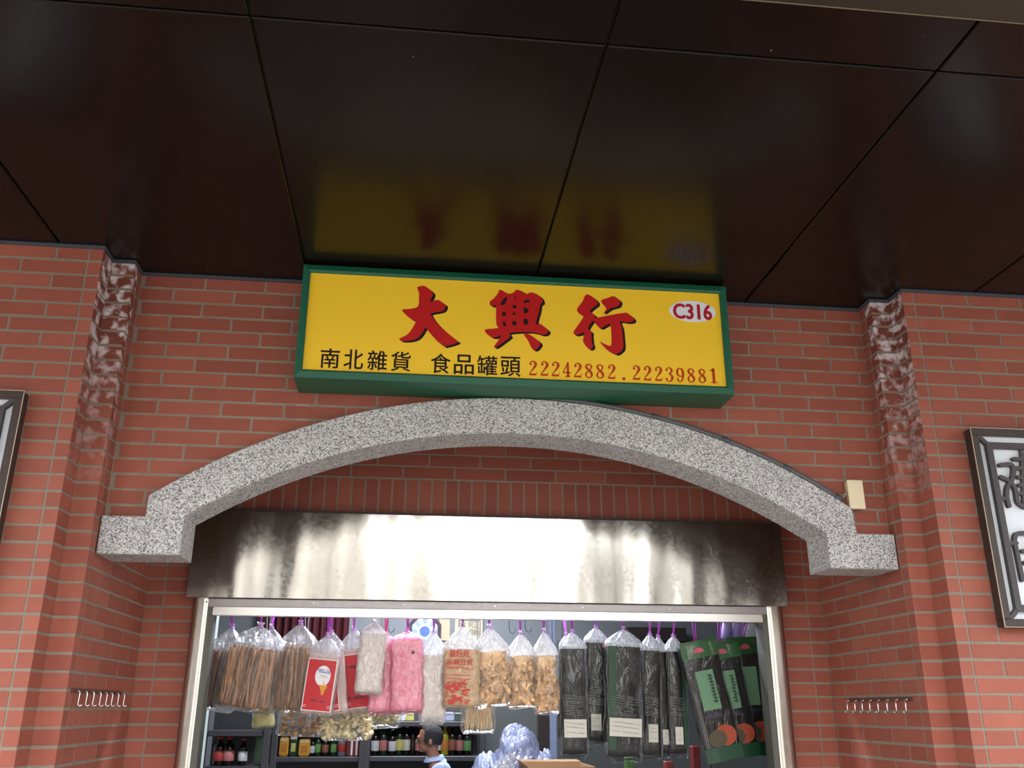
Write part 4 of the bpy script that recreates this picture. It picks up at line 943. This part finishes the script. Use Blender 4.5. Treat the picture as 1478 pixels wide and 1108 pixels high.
# clear bags at the right jamb
f = bag('clear_bag', 'clear plastic bag with a yellow label at the right door jamb', 'bag', 1096, 962, 1096, 1062, 44, 4.62, .06, .22, c_block, mat('mauve_contents', rgb(120, 108, 116), .5, bump=.5, bscale=30), 'contents', neck=NECKC, tie=CLEARTIE, seed=40)
patch(f, -.05, .8, .12, .40, 1.12, mat('yellow_label', rgb(206, 196, 40), .45), 'yellow_label')
bag('clear_bag', 'crumpled clear plastic bag hanging at the top right corner of the doorway', 'bag', 1090, 893, 1087, 962, 34, 4.60, .06, .25, None, None, film=NECKC, neck=NECKC, tie=CLEARTIE, seed=41, fold=.2)
for i, (px, w_) in enumerate(((1047, 10), (1062, 9))):
    bm = nb(); a, b = at(px, 885, 4.62), at(px, 922, 4.62)
    tube(bm, [a+Z*.075, a, (a+b)/2+X*.008, b], [.004, .012, .024, .030], 10)
    tag(build('lilac_carrier_bag', bm, mat('lilac_plastic', rgb(170, 160, 220), .4)), ('thin lilac plastic bag hanging behind the green packs, left one', 'thin lilac plastic bag hanging behind the green packs, right one')[i], 'bag')

# lower bags in the second row
bag('noodle_bag', 'clear bag of pale noodles with a small red print hanging below the red printed bag', 'bag', 690, 960, 690, 1058, 46, 4.62, .07, .30, c_sticks, PALE, 'pale_noodles', seed=50, film=FILM, neck=NECKC, tie=CLEARTIE, n=50, r=.002, t0=.45)
bag('curl_snack_bag', 'clear bag of brown curled snacks below the red card bags', 'bag', 440, 985, 434, 1062, 62, 4.76, .09, .25, c_puffs, mat('brown_curls', rgb(176, 134, 88), .5, var=.2), 'curled_snacks', seed=51, neck=NECKC, tie=CLEARTIE, kind='stuff', n=110, t0=.3, t1=.93)
bag('puff_snack_bag', 'clear bag of cream coloured puffed snacks below the red card bags', 'bag', 505, 975, 500, 1068, 66, 4.64, .10, .25, c_puffs, CREAM, 'puffed_snacks', seed=52, neck=NECKC, tie=CLEARTIE, kind='stuff', n=230, r=.014, wr=.95, t0=.35, t1=.94)
bag('puff_snack_bag', 'clear bag of olive green puffed snacks below the pink bags', 'bag', 550, 975, 548, 1050, 54, 4.80, .08, .25, c_puffs, mat('olive_puffs', rgb(190, 178, 112), .5, var=.2), 'puffed_snacks', seed=53, neck=NECKC, tie=CLEARTIE, kind='stuff', n=110, t0=.3, t1=.9)
bag('snack_bag', 'small clear bag of pale yellow contents below the wide bean stick bag', 'bag', 382, 990, 380, 1050, 28, 4.68, .08, .3, c_block, mat('pale_yellow_contents', rgb(206, 196, 132), .5), 'contents', seed=54, neck=NECKC, tie=CLEARTIE)

# wire hooks hanging further in
WIRE = mat('dark_wire', rgb(48, 48, 54), .5)
for i, (px, dy) in enumerate(((735, 24), (758, 22), (797, 40), (812, 44), (560, 22))):
    bm = nb(); a, b = at(px, 880, 5.3), at(px, 893+dy-10, 5.3)
    tube(bm, [Vector((a.x, a.y, 2.999)), b, b+Vector((.006, 0, -.02)), b+Vector((.02, 0, -.028)), b+Vector((.034, 0, -.018)), b+Vector((.036, 0, .0))], .0025, 6)
    tag(build('wire_hook', bm, WIRE), 'thin dark wire hook hanging against the grey wall, %s' % ('above the first tofu skin bag', 'above the second tofu skin bag', 'beside the third tofu skin bag', 'left of the first seaweed bag', 'above the tilted white bag')[i], 'hook')
# octagonal mirror, calendar sheets, maroon curtain on the back wall
c = at(613, 911, YB-.03); t = thing('octagonal_mirror', 'octagonal mirror in a dark wooden frame on the back wall', 'mirror', (c.x, YB-.02, c.z-.16))
bm = nb(); prism(bm, [(c.x+.155*cos(pi/8+k*pi/4), c.z+.165*sin(pi/8+k*pi/4)) for k in range(8)], YB-.03, YB-.003); build('frame', bm, mat('dark_plum_frame', rgb(52, 30, 48), .4), t)
bm = nb(); prism(bm, [(c.x+.120*cos(pi/8+k*pi/4), c.z+.130*sin(pi/8+k*pi/4)) for k in range(8)], YB-.034, YB-.0305); m_ = build('mirror_face', bm, mat('pale_blue_face', rgb(168, 188, 232), .3), t)
bm = nb()
for k in range(8):
    u = k*pi/4
    for r_ in (.075, .09, .105): ribbon(bm, [(c.x+r_*cos(u-.18), c.z+r_*sin(u-.18)), (c.x+r_*cos(u+.18), c.z+r_*sin(u+.18))], .006, YB-.0356, YB-.0345, False)
prism(bm, [(c.x+.045*cos(k*pi/8), c.z+.045*sin(k*pi/8)) for k in range(16)], YB-.036, YB-.0345)
build('trigram_marks', bm, BLP, m_)
def sheet(name, label, cat, x0, x1, y0, y1, m, D=YB-.012):
    A, B = at(x0, y1, D), at(x1, y0, D); bm = nb(); box(bm, A.x, B.x, D, D+.008, A.z, B.z); return tag(build(name, bm, m), label, cat), A, B
sheet('wall_calendar', 'beige paper calendar beside the octagonal mirror', 'calendar', 634, 650, 880, 924, mat('beige_paper', rgb(176, 164, 138), .7))
t = thing('framed_notice', 'beige notice with a dark border and Chinese characters on the back wall', 'notice', at(677, 930, YB-.02))
A, B = at(656, 930, YB-.02), at(697, 880, YB-.02); bm = nb(); box(bm, A.x, B.x, YB-.02, YB-.004, A.z, B.z); build('sheet', bm, mat('beige_paper2', rgb(182, 174, 150), .7), t)
A, B = at(662, 926, YB-.022), at(693, 895, YB-.022); bm = nb(); ribbon(bm, [(A.x, A.z), (B.x, A.z), (B.x, B.z), (A.x, B.z), (A.x, A.z)], .008, YB-.0225, YB-.0205); build('border', bm, WIRE, t)
bm = nb()
for ch, cx_, cy_ in (('阿', 680, 901), ('正', 688, 901), ('月', 680, 912), ('粉', 688, 912)):
    A, B = at(cx_-4, cy_+5, YB-.022), at(cx_+3.4, cy_-4, YB-.022); join(bm, text_bm(ch, A.x, B.x, A.z, B.z, YB-.0205, .001))
build('characters', bm, WIRE, t)
A, B = at(366, 950, YB-.06), at(505, 878, YB-.06); bm = nb(); n = 60; L1, L2 = [], []
for i in range(n+1):
    x = A.x+(B.x-A.x)*i/n; y = YB-.045+.02*sin(i*1.3)+.01*sin(i*.5); L1.append((x, y)); L2.append((x, y+.006))
for (xa_, ya_), (xb_, yb_), (xc, yc), (xd, yd) in zip(L1, L1[1:], L2[1:], L2):
    v = [bm.verts.new(p) for p in ((xa_, ya_, A.z), (xb_, yb_, A.z), (xb_, yb_, B.z+.2), (xa_, ya_, B.z+.2))]; bm.faces.new(v).smooth = True
    v = [bm.verts.new(p) for p in ((xd, yd, A.z), (xc, yc, A.z), (xc, yc, B.z+.2), (xd, yd, B.z+.2))]; bm.faces.new(v[::-1])
tag(build('maroon_curtain', bm, mat('maroon_cloth', rgb(74, 16, 28), .8)), 'maroon curtain hanging at the back left of the shop', 'curtain')

# ---------------------------------------------------------------- shelving with bottles along the back
DKST = mat('dark_grey_steel_shelf', rgb(70, 70, 74), .5, metal=.2)
def shelf_unit(label, px0, px1, D, boards, dep=.40, posts=True, top=2.0):
    A, B = at(px0, 1000, D), at(px1, 1000, D); t = thing('shelving_unit', label, 'shelves', ((A.x+B.x)/2, D+dep/2, 0)); zs = []
    for py in boards:
        z = at((px0+px1)/2, py, D).z; zs.append(z); build('shelf_board', bev_box(A.x, B.x, D, D+dep, z-.035, z, .003, 1), DKST, t)
    for z in (.12, .48, .84): build('shelf_board', bev_box(A.x, B.x, D, D+dep, z-.035, z, .003, 1), DKST, t)
    for x in (A.x-.02, B.x+.02):
        for y in (D, D+dep): build('upright', bev_box(x-.02, x+.02, y-.02, y+.02, 0, top, .003, 1), DKST, t)
    bm = nb(); box(bm, A.x, B.x, D+dep-.004, D+dep, 0, top-.1); build('back_sheet', bm, mat('shelf_back_sheet', rgb(62, 64, 68), .6), t)
    return zs
DSH = 7.45
z_main = shelf_unit('dark steel shelving full of bottles along the back wall, behind the person', 538, 694, DSH, (1091, 1041), top=1.72)
z_left = shelf_unit('dark steel shelving at the back left with yellow packs and small bottles', 392, 523, DSH-.02, (1092, 1041), top=1.66)
z_far = shelf_unit('dark shelving near the left wall with jars', 306, 386, 6.4, (1106, 1054), top=1.75)
def bottle(px, D, z, h, w, body, lab, cap, label, cat='bottle', sq=False, group='bottles on the back shelves', y_off=.14):
    h *= .84
    x = at(px, 1070, D).x; y = D+y_off; t = thing('sauce_bottle' if cat == 'bottle' else cat, label, cat, (x, y, z), group)
    r = w/2; bm = nb(); lathe(bm, x, y, [(r*.9, z+.001), (r, z+.006), (r, z+h*.60), (r*.85, z+h*.70), (r*.36, z+h*.80), (r*.34, z+h*.92)], 14); build('glass_body', bm, body, t)
    if lab: bm = nb(); lathe(bm, x, y, [(r*1.01, z+h*.16), (r*1.03, z+h*.165), (r*1.03, z+h*.50), (r*1.01, z+h*.505)], 14); build('paper_label', bm, lab, t)
    bm = nb(); lathe(bm, x, y, [(r*.42, z+h*.89), (r*.44, z+h*.90), (r*.44, z+h*.99), (r*.38, z+h)], 12); build('cap', bm, cap, t)
SOY = mat('dark_soy_glass', rgb(26, 16, 16), .12, coat=.5); GRNG = mat('dark_green_glass', rgb(30, 52, 34), .12, coat=.5); AMB = mat('amber_oil', rgb(150, 92, 30), .15, coat=.5); YOIL = mat('yellow_oil', rgb(176, 170, 40), .2, coat=.4)
LAB = {k: mat('label_'+k, rgb(*c), .6) for k, c in dict(cream=(214, 208, 190), white=(220, 222, 224), yellow=(208, 200, 110), red=(176, 60, 56), pink=(196, 120, 116), green=(110, 160, 90), orange=(206, 130, 60), brown=(150, 96, 76)).items()}
CAPR = mat('cap_red', rgb(170, 34, 34), .4); CAPW = mat('cap_white', rgb(214, 212, 206), .4); CAPY = mat('cap_yellow', rgb(220, 170, 50), .4); CAPK = mat('cap_black', rgb(30, 30, 32), .4)
for px, h, w, bo_, la, ca, de in ((541, .25, .062, SOY, 'white', CAPW, 'dark bottle with white label, first on the left of the bottle shelf'), (553, .26, .058, GRNG, 'pink', CAPW, 'dark green bottle with pink label, second on the bottle shelf'), (566, .24, .060, SOY, 'white', CAPW, 'dark bottle with white label, third on the bottle shelf'),
    (576.5, .27, .058, GRNG, 'yellow', CAPW, 'green bottle with pale yellow label'), (587, .27, .060, SOY, 'cream', CAPW, 'dark bottle with cream and red label beside the yellow labelled one'), (596, .27, .046, SOY, None, CAPR, 'slim dark bottle with red cap and no label just left of the person'), (604, .26, .046, SOY, 'pink', CAPR, 'slim dark bottle with small pink label partly behind the head of the person'),
    (634, .27, .044, SOY, 'white', CAPW, 'slim bottle with pale label just right of the head of the person'), (643, .27, .062, YOIL, 'orange', CAPY, 'yellow oil bottle with yellow cap'), (654, .27, .060, SOY, 'brown', CAPR, 'dark bottle with reddish label and red cap'), (665, .26, .055, SOY, 'pink', CAPK, 'dark bottle with dull pink label, second from the right end'), (676, .25, .062, SOY, 'green', CAPK, 'dark bottle with green label at the right end of the shelf')):
    bottle(px, DSH, z_main[0], h, w, bo_, LAB[la] if la else None, ca, de)
for px, h, w, bo_, la, ca, de in ((449, .17, .040, SOY, 'white', CAPK, 'tiny dark bottle next to the second yellow pack'), (457, .20, .046, GRNG, 'green', CAPR, 'small bottle with green label, next along'), (468, .19, .052, SOY, 'brown', CAPR, 'small brown labelled bottle in the middle of the small ones'), (480, .20, .046, GRNG, 'green', CAPK, 'small green labelled bottle beside the grey capped one'), (492, .21, .064, mat('grey_red_tin', rgb(120, 124, 134), .4), 'red', CAPW, 'grey jar with red label beside the red box')):
    bottle(px, DSH-.02, z_left[0], h, w, bo_, LAB[la], ca, de)
for px, h, w, la, de in ((312, .21, .075, 'red', 'dark jar with red label furthest left on the shelves'), (326, .21, .075, 'pink', 'dark jar with pink label, second from the left'), (347, .20, .06, 'white', 'black bottle beside the pink labelled jar')):
    bottle(px, 6.4, z_far[0], h, w, SOY, LAB[la], CAPR, de, 'jar')
def pack(name, label, cat, px0, px1, py0, D, z, m, dep=.06, extra=None):
    A, B = at(px0, py0, D), at(px1, py0, D); x0, x1, zt_ = A.x, B.x, A.z; t = thing(name, label, cat, ((x0+x1)/2, D+.12, z))
    build('pack_body', bev_box(x0, x1, D+.10, D+.10+dep, z+.001, zt_, .008, 2), m, t)
    w = (x1-x0); bm = nb(); box(bm, x0+w*.08, x1-w*.08, D+.098, D+.1002, zt_-(zt_-z)*.20, zt_-(zt_-z)*.08); build('top_band', bm, LAB['cream'], t)
    if extra: bm = nb(); box(bm, x0+w*.2, x1-w*.2, D+.0965, D+.0985, z+(zt_-z)*.22, z+(zt_-z)*.62); build('printed_panel', bm, extra, t)
YP = mat('yellow_pack', rgb(226, 164, 36), .4)
pack('yellow_pack', 'bright yellow pack on the left shelf, the left of two', 'pack', 402, 415, 1064, DSH-.02, z_left[0], YP, extra=LAB['orange'])
pack('yellow_pack', 'bright yellow pack on the left shelf, the right of two', 'pack', 430, 446, 1067, DSH-.02, z_left[0], YP, extra=LAB['orange'])
pack('green_pack', 'dark green pack between the two yellow packs', 'pack', 417, 428, 1061, DSH-.02, z_left[0], DGREEN, extra=LAB['yellow'])
pack('red_box', 'dark red box with white stripes at the right end of the left shelf', 'box', 500, 526, 1064, DSH-.02, z_left[0], mat('dark_red_box', rgb(120, 28, 26), .5), .10)
bx0 = at(500, 1080, DSH+.08).x; t_ = [o for o in COL.objects if o.name.startswith('red_box')][0]
for k in (507, 514, 521):
    q = at(k, 1090, DSH+.07); q2 = at(k, 1068, DSH+.07); bm = nb(); box(bm, q.x-.007, q.x+.007, DSH+.075, DSH+.0795, q.z, q2.z); build('white_stripe', bm, WHL, t_)
# boxes on the upper boards
for (px0, px1, py, m, de) in ((568, 586, 1027, LAB['white'], 'white and blue packet on the upper shelf below the pink bag'), (586, 598, 1028, LAB['yellow'], 'yellow green packet on the upper shelf'), (636, 657, 1027, mat('lilac_box', rgb(170, 176, 206), .5), 'lilac box on the upper shelf right of the pale bag'), (657, 668, 1027, GRN2, 'green box on the upper shelf beside the lilac box')):
    pack('small_packet', de, 'packet', px0, px1, py, DSH, z_main[1], m)
# leafy green pack and olive bag at the left shelf
pack('green_leaf_pack', 'dull green pack standing between the jars and the yellow packs', 'pack', 367, 385, 1052, 6.4, z_far[0], mat('leaf_pack', rgb(76, 96, 76), .5, var=.4, vscale=40), .05)

# blue grey post
A = at(799, 1060, 6.1); bm = bev_box(A.x-.020, A.x+.020, 6.09, 6.13, 0, 2.999, .003, 1)
tag(build('steel_post', bm, mat('blue_grey_paint', rgb(120, 132, 158), .45)), 'blue grey steel post left of the black seaweed bags', 'post')
bm = bev_box(at(776, 1000, 6.9).x, at(792, 1000, 6.9).x, 6.88, 6.96, 0, 1.85, .004, 1)
tag(build('dark_cabinet_edge', bm, mat('dark_brown_board', rgb(58, 46, 40), .6)), 'narrow dark brown cabinet side left of the blue grey post', 'cabinet')
# dark cupboards standing along the back wall, right of the bottle shelves
for i, (px0, px1, de) in enumerate(((697, 905, 'wide dark grey cupboard against the back wall behind the heap of bags'), (908, 1130, 'dark grey cupboard against the back wall behind the green packs'))):
    xa_, xb_, zz = at(px0, 1000, 7.9).x, at(px1, 1000, 7.9).x, at(800, 931, 7.9).z
    t = thing('tall_cupboard', de, 'cupboard', ((xa_+xb_)/2, 8.1, 0)); build('cupboard_body', bev_box(xa_, xb_, 7.92, YB-.002, 0, zz, .004, 1), mat('dark_grey_cupboard', rgb(74, 78, 78), .6), t)
    xm = (xa_+xb_)/2
    for a_, b_2 in ((xa_+.01, xm-.004), (xm+.004, xb_-.01)): build('cupboard_door', bev_box(a_, b_2, 7.90, 7.918, .08, zz-.03, .003, 1), mat('dark_grey_cupboard_door', rgb(82, 86, 86), .55), t)
# reddish wall shelf and posts at the upper right
bm = bev_box(at(905, 900, 8.0).x, at(990, 900, 8.0).x, 8.0, YB-.001, at(940, 925, 8.0).z, at(940, 905, 8.0).z, .006, 1)
tag(build('hanging_cabinet', bm, mat('dark_cabinet', rgb(46, 36, 36), .6)), 'dark wall cabinet seen above the black seaweed bags', 'cabinet')

# display counter, carton and heap of blue plastic bags
t = thing('display_counter', 'low display counter inside the doorway carrying the carton and plastic bags', 'counter', (1.0, 5.3, 0))
zc = 1.04
build('counter_top', bev_box(.10, 1.85, 4.95, 5.75, zc-.04, zc, .004, 1), mat('counter_top', rgb(110, 104, 98), .5), t)
build('counter_body', bev_box(.14, 1.81, 5.0, 5.70, 0, zc-.041, .004, 1), mat('counter_body', rgb(70, 66, 64), .6), t)
CARD = mat('brown_cardboard', rgb(168, 132, 94), .8, var=.05)
A, B = at(762, 1105, 5.05), at(858, 1093, 5.05); t = thing('cardboard_carton', 'open brown cardboard carton on the counter under the seaweed bags', 'carton', ((A.x+B.x)/2, 5.25, zc)); zt3 = at(800, 1103, 5.05).z
bm = nb(); x0, x1, y0, y1 = A.x, B.x, 5.05, 5.45
box(bm, x0, x1, y0, y0+.006, zc+.001, zt3-.01); box(bm, x0, x1, y1-.006, y1, zc+.001, zt3-.01); box(bm, x0, x0+.006, y0+.006, y1-.006, zc+.001, zt3-.01); box(bm, x1-.006, x1, y0+.006, y1-.006, zc+.001, zt3-.01); box(bm, x0+.006, x1-.006, y0+.006, y1-.006, zc+.001, zc+.007)
build('carton_body', bm, CARD, t)
def flap(p, q, r_, s_):
    bm = nb(); a = [bm.verts.new(v) for v in (p, q, r_, s_)]; n_ = (Vector(q)-Vector(p)).cross(Vector(r_)-Vector(q)).normalized()*.005; b = [bm.verts.new(Vector(v)+n_) for v in (p, q, r_, s_)]
    bm.faces.new(a); bm.faces.new(b[::-1])
    for i in range(4): bm.faces.new((a[i], b[i], b[(i+1) % 4], a[(i+1) % 4]))
    build('flap', bm, CARD, t)
zf = zt3-.01
flap((x0, y1, zf), (x1, y1, zf), (x1-.01, y1+.07, zf+.008), (x0+.01, y1+.07, zf+.008)); flap((x0, y0, zf), (x0, y1, zf), (x0-.05, y1, zf+.045), (x0-.05, y0, zf+.03)); flap((x1, y0, zf), (x1, y1, zf), (x1+.045, y1, zf-.05), (x1+.045, y0, zf-.05))
def crumple(name, label, px, py, rx, ry, rz, D, m, seed, zbot=None):
    c = at(px, py, D); bm = nb(); bmesh.ops.create_icosphere(bm, subdivisions=4, radius=1)
    for v in bm.verts:
        d_ = v.co.normalized(); k = 1+.26*noise.noise(d_*1.8+Vector((seed, 0, 0)))+.12*noise.noise(d_*5+Vector((0, seed, 0)))+.05*noise.noise(d_*12); v.co = Vector((c.x+d_.x*rx*k, c.y+d_.y*ry*k, c.z+d_.z*rz*k))
        if v.co.z < zc+.002: v.co.z = zc+.002+.0004*(v.co.x % .01)
    for f_ in bm.faces: f_.smooth = True
    return tag(build(name, bm, m), label, 'bag')
BAGO = film_mat('bluish_bag_heavy', (.50, .56, .80, 1), .72, .10, .22, 14, .9)
def stack(name, label, px, py, rx, ry, rz, D, seed, m=BAGO, fill=None):
    c = at(px, py, D); t = thing(name, label, 'bag', (c.x, c.y, zc), 'bluish plastic bags heaped on the counter')
    for nm, sc_, mm in (('plastic_film', 1, m), ('bag_contents', .86, fill or mat('blue_grey_packs', rgb(112, 116, 146), .6, bump=.5, bscale=20))):
        bm = nb(); bmesh.ops.create_icosphere(bm, subdivisions=4, radius=1)
        h = (c.z+rz-zc)/2; cz_ = zc+h
        for v in bm.verts:
            d_ = v.co.normalized(); k = 1+.20*noise.noise(d_*1.8+Vector((seed, 0, 0)))+.14*noise.noise(d_*4.5+Vector((0, seed, 0)))+(.06*noise.noise(d_*12) if sc_ == 1 else 0)
            tap = 1-.25*max(0, d_.z); v.co = Vector((c.x+d_.x*rx*k*sc_*tap, c.y+d_.y*ry*k*sc_*tap, cz_+d_.z*h*sc_*min(k, 1.1)))
            v.co.z = max(v.co.z, zc+.003+(1-sc_)*.02)
        for f_ in bm.faces: f_.smooth = True
        build(nm, bm, mm, t)
stack('plastic_bag', 'tall bluish plastic bag, topmost of the heap on the counter', 748, 1082, .16, .14, .14, 5.66, 2)
stack('plastic_bag', 'bluish plastic bag lying at the left of the heap on the counter', 703, 1100, .11, .13, .05, 5.35, 5)
stack('plastic_bag', 'shiny clear plastic bag in front of the heap on the counter', 731, 1108, .09, .09, .055, 5.12, 8, NECKC, mat('grey_packs', rgb(120, 116, 120), .6))
stack('plastic_bag', 'bluish plastic bag slumped to the right of the heap, behind the carton', 786, 1098, .09, .10, .06, 5.62, 11)
# red and green cartons low at the right
for px, py, m, de in ((1003, 1076, mat('dull_red_packet', rgb(96, 26, 26), .5), 'red packet low behind the green packs'), (965, 1098, mat('red_orange_packet', rgb(110, 40, 26), .5), 'orange red packet under the narrow seaweed bags'), (908, 1092, mat('leaf_green_packet', rgb(54, 92, 36), .5), 'leaf green packet under the wide seaweed bag')):
    A = at(px, py, 5.15); bm = bev_box(A.x-.022, A.x+.022, 5.13, 5.19, zc+.0005, A.z, .005, 1); tag(build('small_packet', bm, m), de, 'packet')

# ---------------------------------------------------------------- the person inside
def person():
    D = 6.85; h = at(617, 1067, D); h.z /= .86                      # head centre, before the figure is scaled
    fx = h.x; t = thing('person', 'person with short dark hair and light blue shirt standing inside, looking down to the left', 'person', (fx+.05, D+.02, 0))
    S = Vector
    hip = S((fx+.13, D+.02, h.z-.60)); chest = S((fx+.10, D+.02, h.z-.29)); nk = S((fx+.055, D+.02, h.z-.155)); hd_ = S((fx, D, h.z))
    def skinmesh(chains, name, m, sub=2, root=0):
        bm = nb(); vs = {}; lay_ = bm.verts.layers.skin.verify()
        for ch in chains:
            prev = None
            for key, co, r in ch:
                if key in vs: v = vs[key]
                else:
                    v = bm.verts.new(co); v[lay_].radius = (r, r) if not isinstance(r, tuple) else r; vs[key] = v
                if prev is not None: bm.edges.new((prev, v))
                prev = v
        bm.verts.ensure_lookup_table(); bm.verts[0][lay_].use_root = True
        for v in bm.verts: v.co -= WORLD[t.name]
        me = bpy.data.meshes.new(name); bm.to_mesh(me); bm.free(); me.materials.append(m)
        o = bpy.data.objects.new(name, me); COL.objects.link(o); o.parent = t
        a = o.modifiers.new('s', 'SKIN'); a.use_smooth_shade = True; b = o.modifiers.new('u', 'SUBSURF'); b.levels = sub; b.render_levels = sub
        dg = bpy.context.evaluated_depsgraph_get(); dg.update(); me2 = bpy.data.meshes.new_from_object(o.evaluated_get(dg)); o.modifiers.clear(); o.data = me2; me2.name = name
        if not me2.materials: me2.materials.append(m)
        for p in me2.polygons: p.use_smooth = True
        WORLD[o.name] = WORLD[t.name]; return o
    SKINM = mat('skin', rgb(150, 104, 82), .5); SH = mat('light_blue_shirt', rgb(176, 194, 226), .75, bump=.4, bscale=14); TR = mat('dark_trousers', rgb(52, 54, 62), .8); HR = mat('dark_hair', rgb(34, 32, 34), .7, bump=.7, bscale=120)
    def arm(s, off=0): 
        sh = chest+S((0, s*.19, .06)); el = sh+S((-.10, s*.03, -.26)); wr = el+S((-.22, -s*.06, .02)); return sh, el, wr
    body = [[('hip', hip, (.15, .11)), ('ch', chest, (.15, .11)), ('nk0', nk, .055), ('nk1', nk.lerp(hd_, .45), .052), ('hd', hd_+S((.01, 0, -.01)), (.078, .085)), ('top', hd_+S((.015, 0, .055)), (.070, .078))]]
    for s in (-1, 1):
        sh, el, wr = arm(s)
        body.append([('ch', chest, 0), ('sh%d' % s, sh, .044), ('el%d' % s, el, .040), ('wr%d' % s, wr, .027), ('pm%d' % s, wr+S((-.06, 0, -.01)), (.034, .018))])
        for q, ln in enumerate((.060, .075, .080, .070)):
            a = wr+S((-.085, (q-1.5)*.017, -.012)); body.append([('pm%d' % s, a, 0), ('f%d%d' % (s, q), a, .0085), ('g%d%d' % (s, q), a+S((-ln*.5, 0, -.010)), .008), ('h%d%d' % (s, q), a+S((-ln, 0, -.035)), .0065)])
        a = wr+S((-.035, -s*.030, .0)); body.append([('pm%d' % s, a, 0), ('t%d' % s, a, .010), ('u%d' % s, a+S((-.035, -s*.012, -.006)), .0085)])
        kn = S((hip.x-.02, D+.02+s*.10, hip.z*.54)); an = S((hip.x+.01, D+.02+s*.10, .10)); body.append([('hip', hip, 0), ('hp%d' % s, hip+S((0, s*.09, -.05)), .088), ('kn%d' % s, kn, .058), ('an%d' % s, an, .040), ('ft%d' % s, S((hip.x-.13, D+.02+s*.11, .045)), (.045, .035))])
    b = skinmesh(body, 'body', SKINM)
    # face: nose, brow, lips, ears worked into the head by a remesh of joined volumes
    bm = nb(); bm.from_mesh(b.data); o_ = WORLD[t.name]
    def blob(c, r, sc_): 
        g_ = bmesh.ops.create_icosphere(bm, subdivisions=2, radius=1); 
        for v in g_['verts']: v.co = S((c[0]+v.co.x*r*sc_[0], c[1]+v.co.y*r*sc_[1], c[2]+v.co.z*r*sc_[2])) - o_
    blob(hd_+S((.012, 0, .015)), 1, (.098, .078, .100)); blob(hd_+S((-.030, 0, -.050)), 1, (.050, .048, .048)); blob(hd_+S((-.092, 0, -.014)), 1, (.017, .011, .022)); blob(hd_+S((-.080, 0, .020)), 1, (.018, .050, .012))
    blob(hd_+S((-.078, 0, -.052)), 1, (.007, .020, .006)); blob(hd_+S((-.058, 0, -.084)), 1, (.018, .024, .014))
    for s in (-1, 1): blob(hd_+S((.015, s*.080, -.015)), 1, (.018, .010, .032))
    bm.to_mesh(b.data); bm.free()
    rm = b.modifiers.new('r', 'REMESH'); rm.mode = 'VOXEL'; rm.voxel_size = .0075; sm = b.modifiers.new('m', 'SMOOTH'); sm.iterations = 3
    dg = bpy.context.evaluated_depsgraph_get(); dg.update(); me2 = bpy.data.meshes.new_from_object(b.evaluated_get(dg)); b.modifiers.clear(); b.data = me2
    if not me2.materials: me2.materials.append(SKINM)
    for p in me2.polygons: p.use_smooth = True
    # hair cap: short, high nape, above the ears
    bm = nb(); bmesh.ops.create_icosphere(bm, subdivisions=4, radius=1)
    for v in bm.verts:
        d_ = v.co.copy(); v.co = hd_+S((.016+d_.x*.106, d_.y*.086, .020+d_.z*.106))*1.0 + S((0, 0, 0)); v.co += d_*.004*noise.noise(d_*14)
    dele = [v for v in bm.verts if (v.co.z-hd_.z) < (-.045 + (.105 if v.co.x-hd_.x < -.045 else 0) + max(0, -(v.co.x-hd_.x))*.5)]
    bmesh.ops.delete(bm, geom=dele, context='VERTS')
    for f_ in bm.faces: f_.smooth = True
    build('hair', bm, HR, t)
    for s in (-1, 1):
        bm = nb(); g_ = bmesh.ops.create_icosphere(bm, subdivisions=2, radius=.011)
        for v in g_['verts']: v.co += hd_+S((-.076, s*.032, -.004))
        build('eye', bm, mat('eye_dark', rgb(40, 30, 30), .2), t)
    # shirt with collar
    ch = [[('a', hip+S((0, 0, -.03)), (.165, .125)), ('b', hip+S((0, 0, .12)), (.155, .118)), ('c', chest, (.185, .135)), ('d', chest+S((-.01, 0, .085)), (.14, .11)), ('e', nk+S((-.003, 0, -.012)), .072)]]
    for s in (-1, 1):
        sh, el, wr = arm(s); ch.append([('c', chest, 0), ('s%d' % s, sh, .082), ('m%d' % s, sh.lerp(el, .8), .066)])
    skinmesh(ch, 'shirt', SH)
    bm = nb(); n = 20; rs = []
    for q, (rr_, dz) in enumerate(((.062, -.01), (.070, .030), (.082, .008), (.086, -.006))): rs.append([nk+S((rr_*cos(2*pi*k_/n)-.002, rr_*sin(2*pi*k_/n), dz+.012*cos(2*pi*k_/n))) for k_ in range(n)])
    skin(bm, rs); build('collar', bm, SH, t)
    ch = [[('w', hip+S((0, 0, .03)), (.150, .115)), ('x', hip+S((0, 0, -.06)), (.15, .12))]]
    for s in (-1, 1): ch.append([('x', hip, 0), ('y%d' % s, hip+S((0, s*.095, -.14)), .10), ('k%d' % s, S((hip.x-.02, D+.02+s*.10, hip.z*.54)), .078), ('z%d' % s, S((hip.x+.01, D+.02+s*.10, .10)), .062)])
    skinmesh(ch, 'trousers', TR)
    for s in (-1, 1):
        bm = nb(); bmesh.ops.create_icosphere(bm, subdivisions=3, radius=1)
        for v in bm.verts: v.co = S((hip.x-.06+v.co.x*.135, D+.02+s*.11+v.co.y*.05, max(.004, .05+v.co.z*.055)))
        build('shoe', bm, mat('black_shoe', rgb(26, 26, 28), .4), t)
    t.scale = (.86, .86, .86)
person()
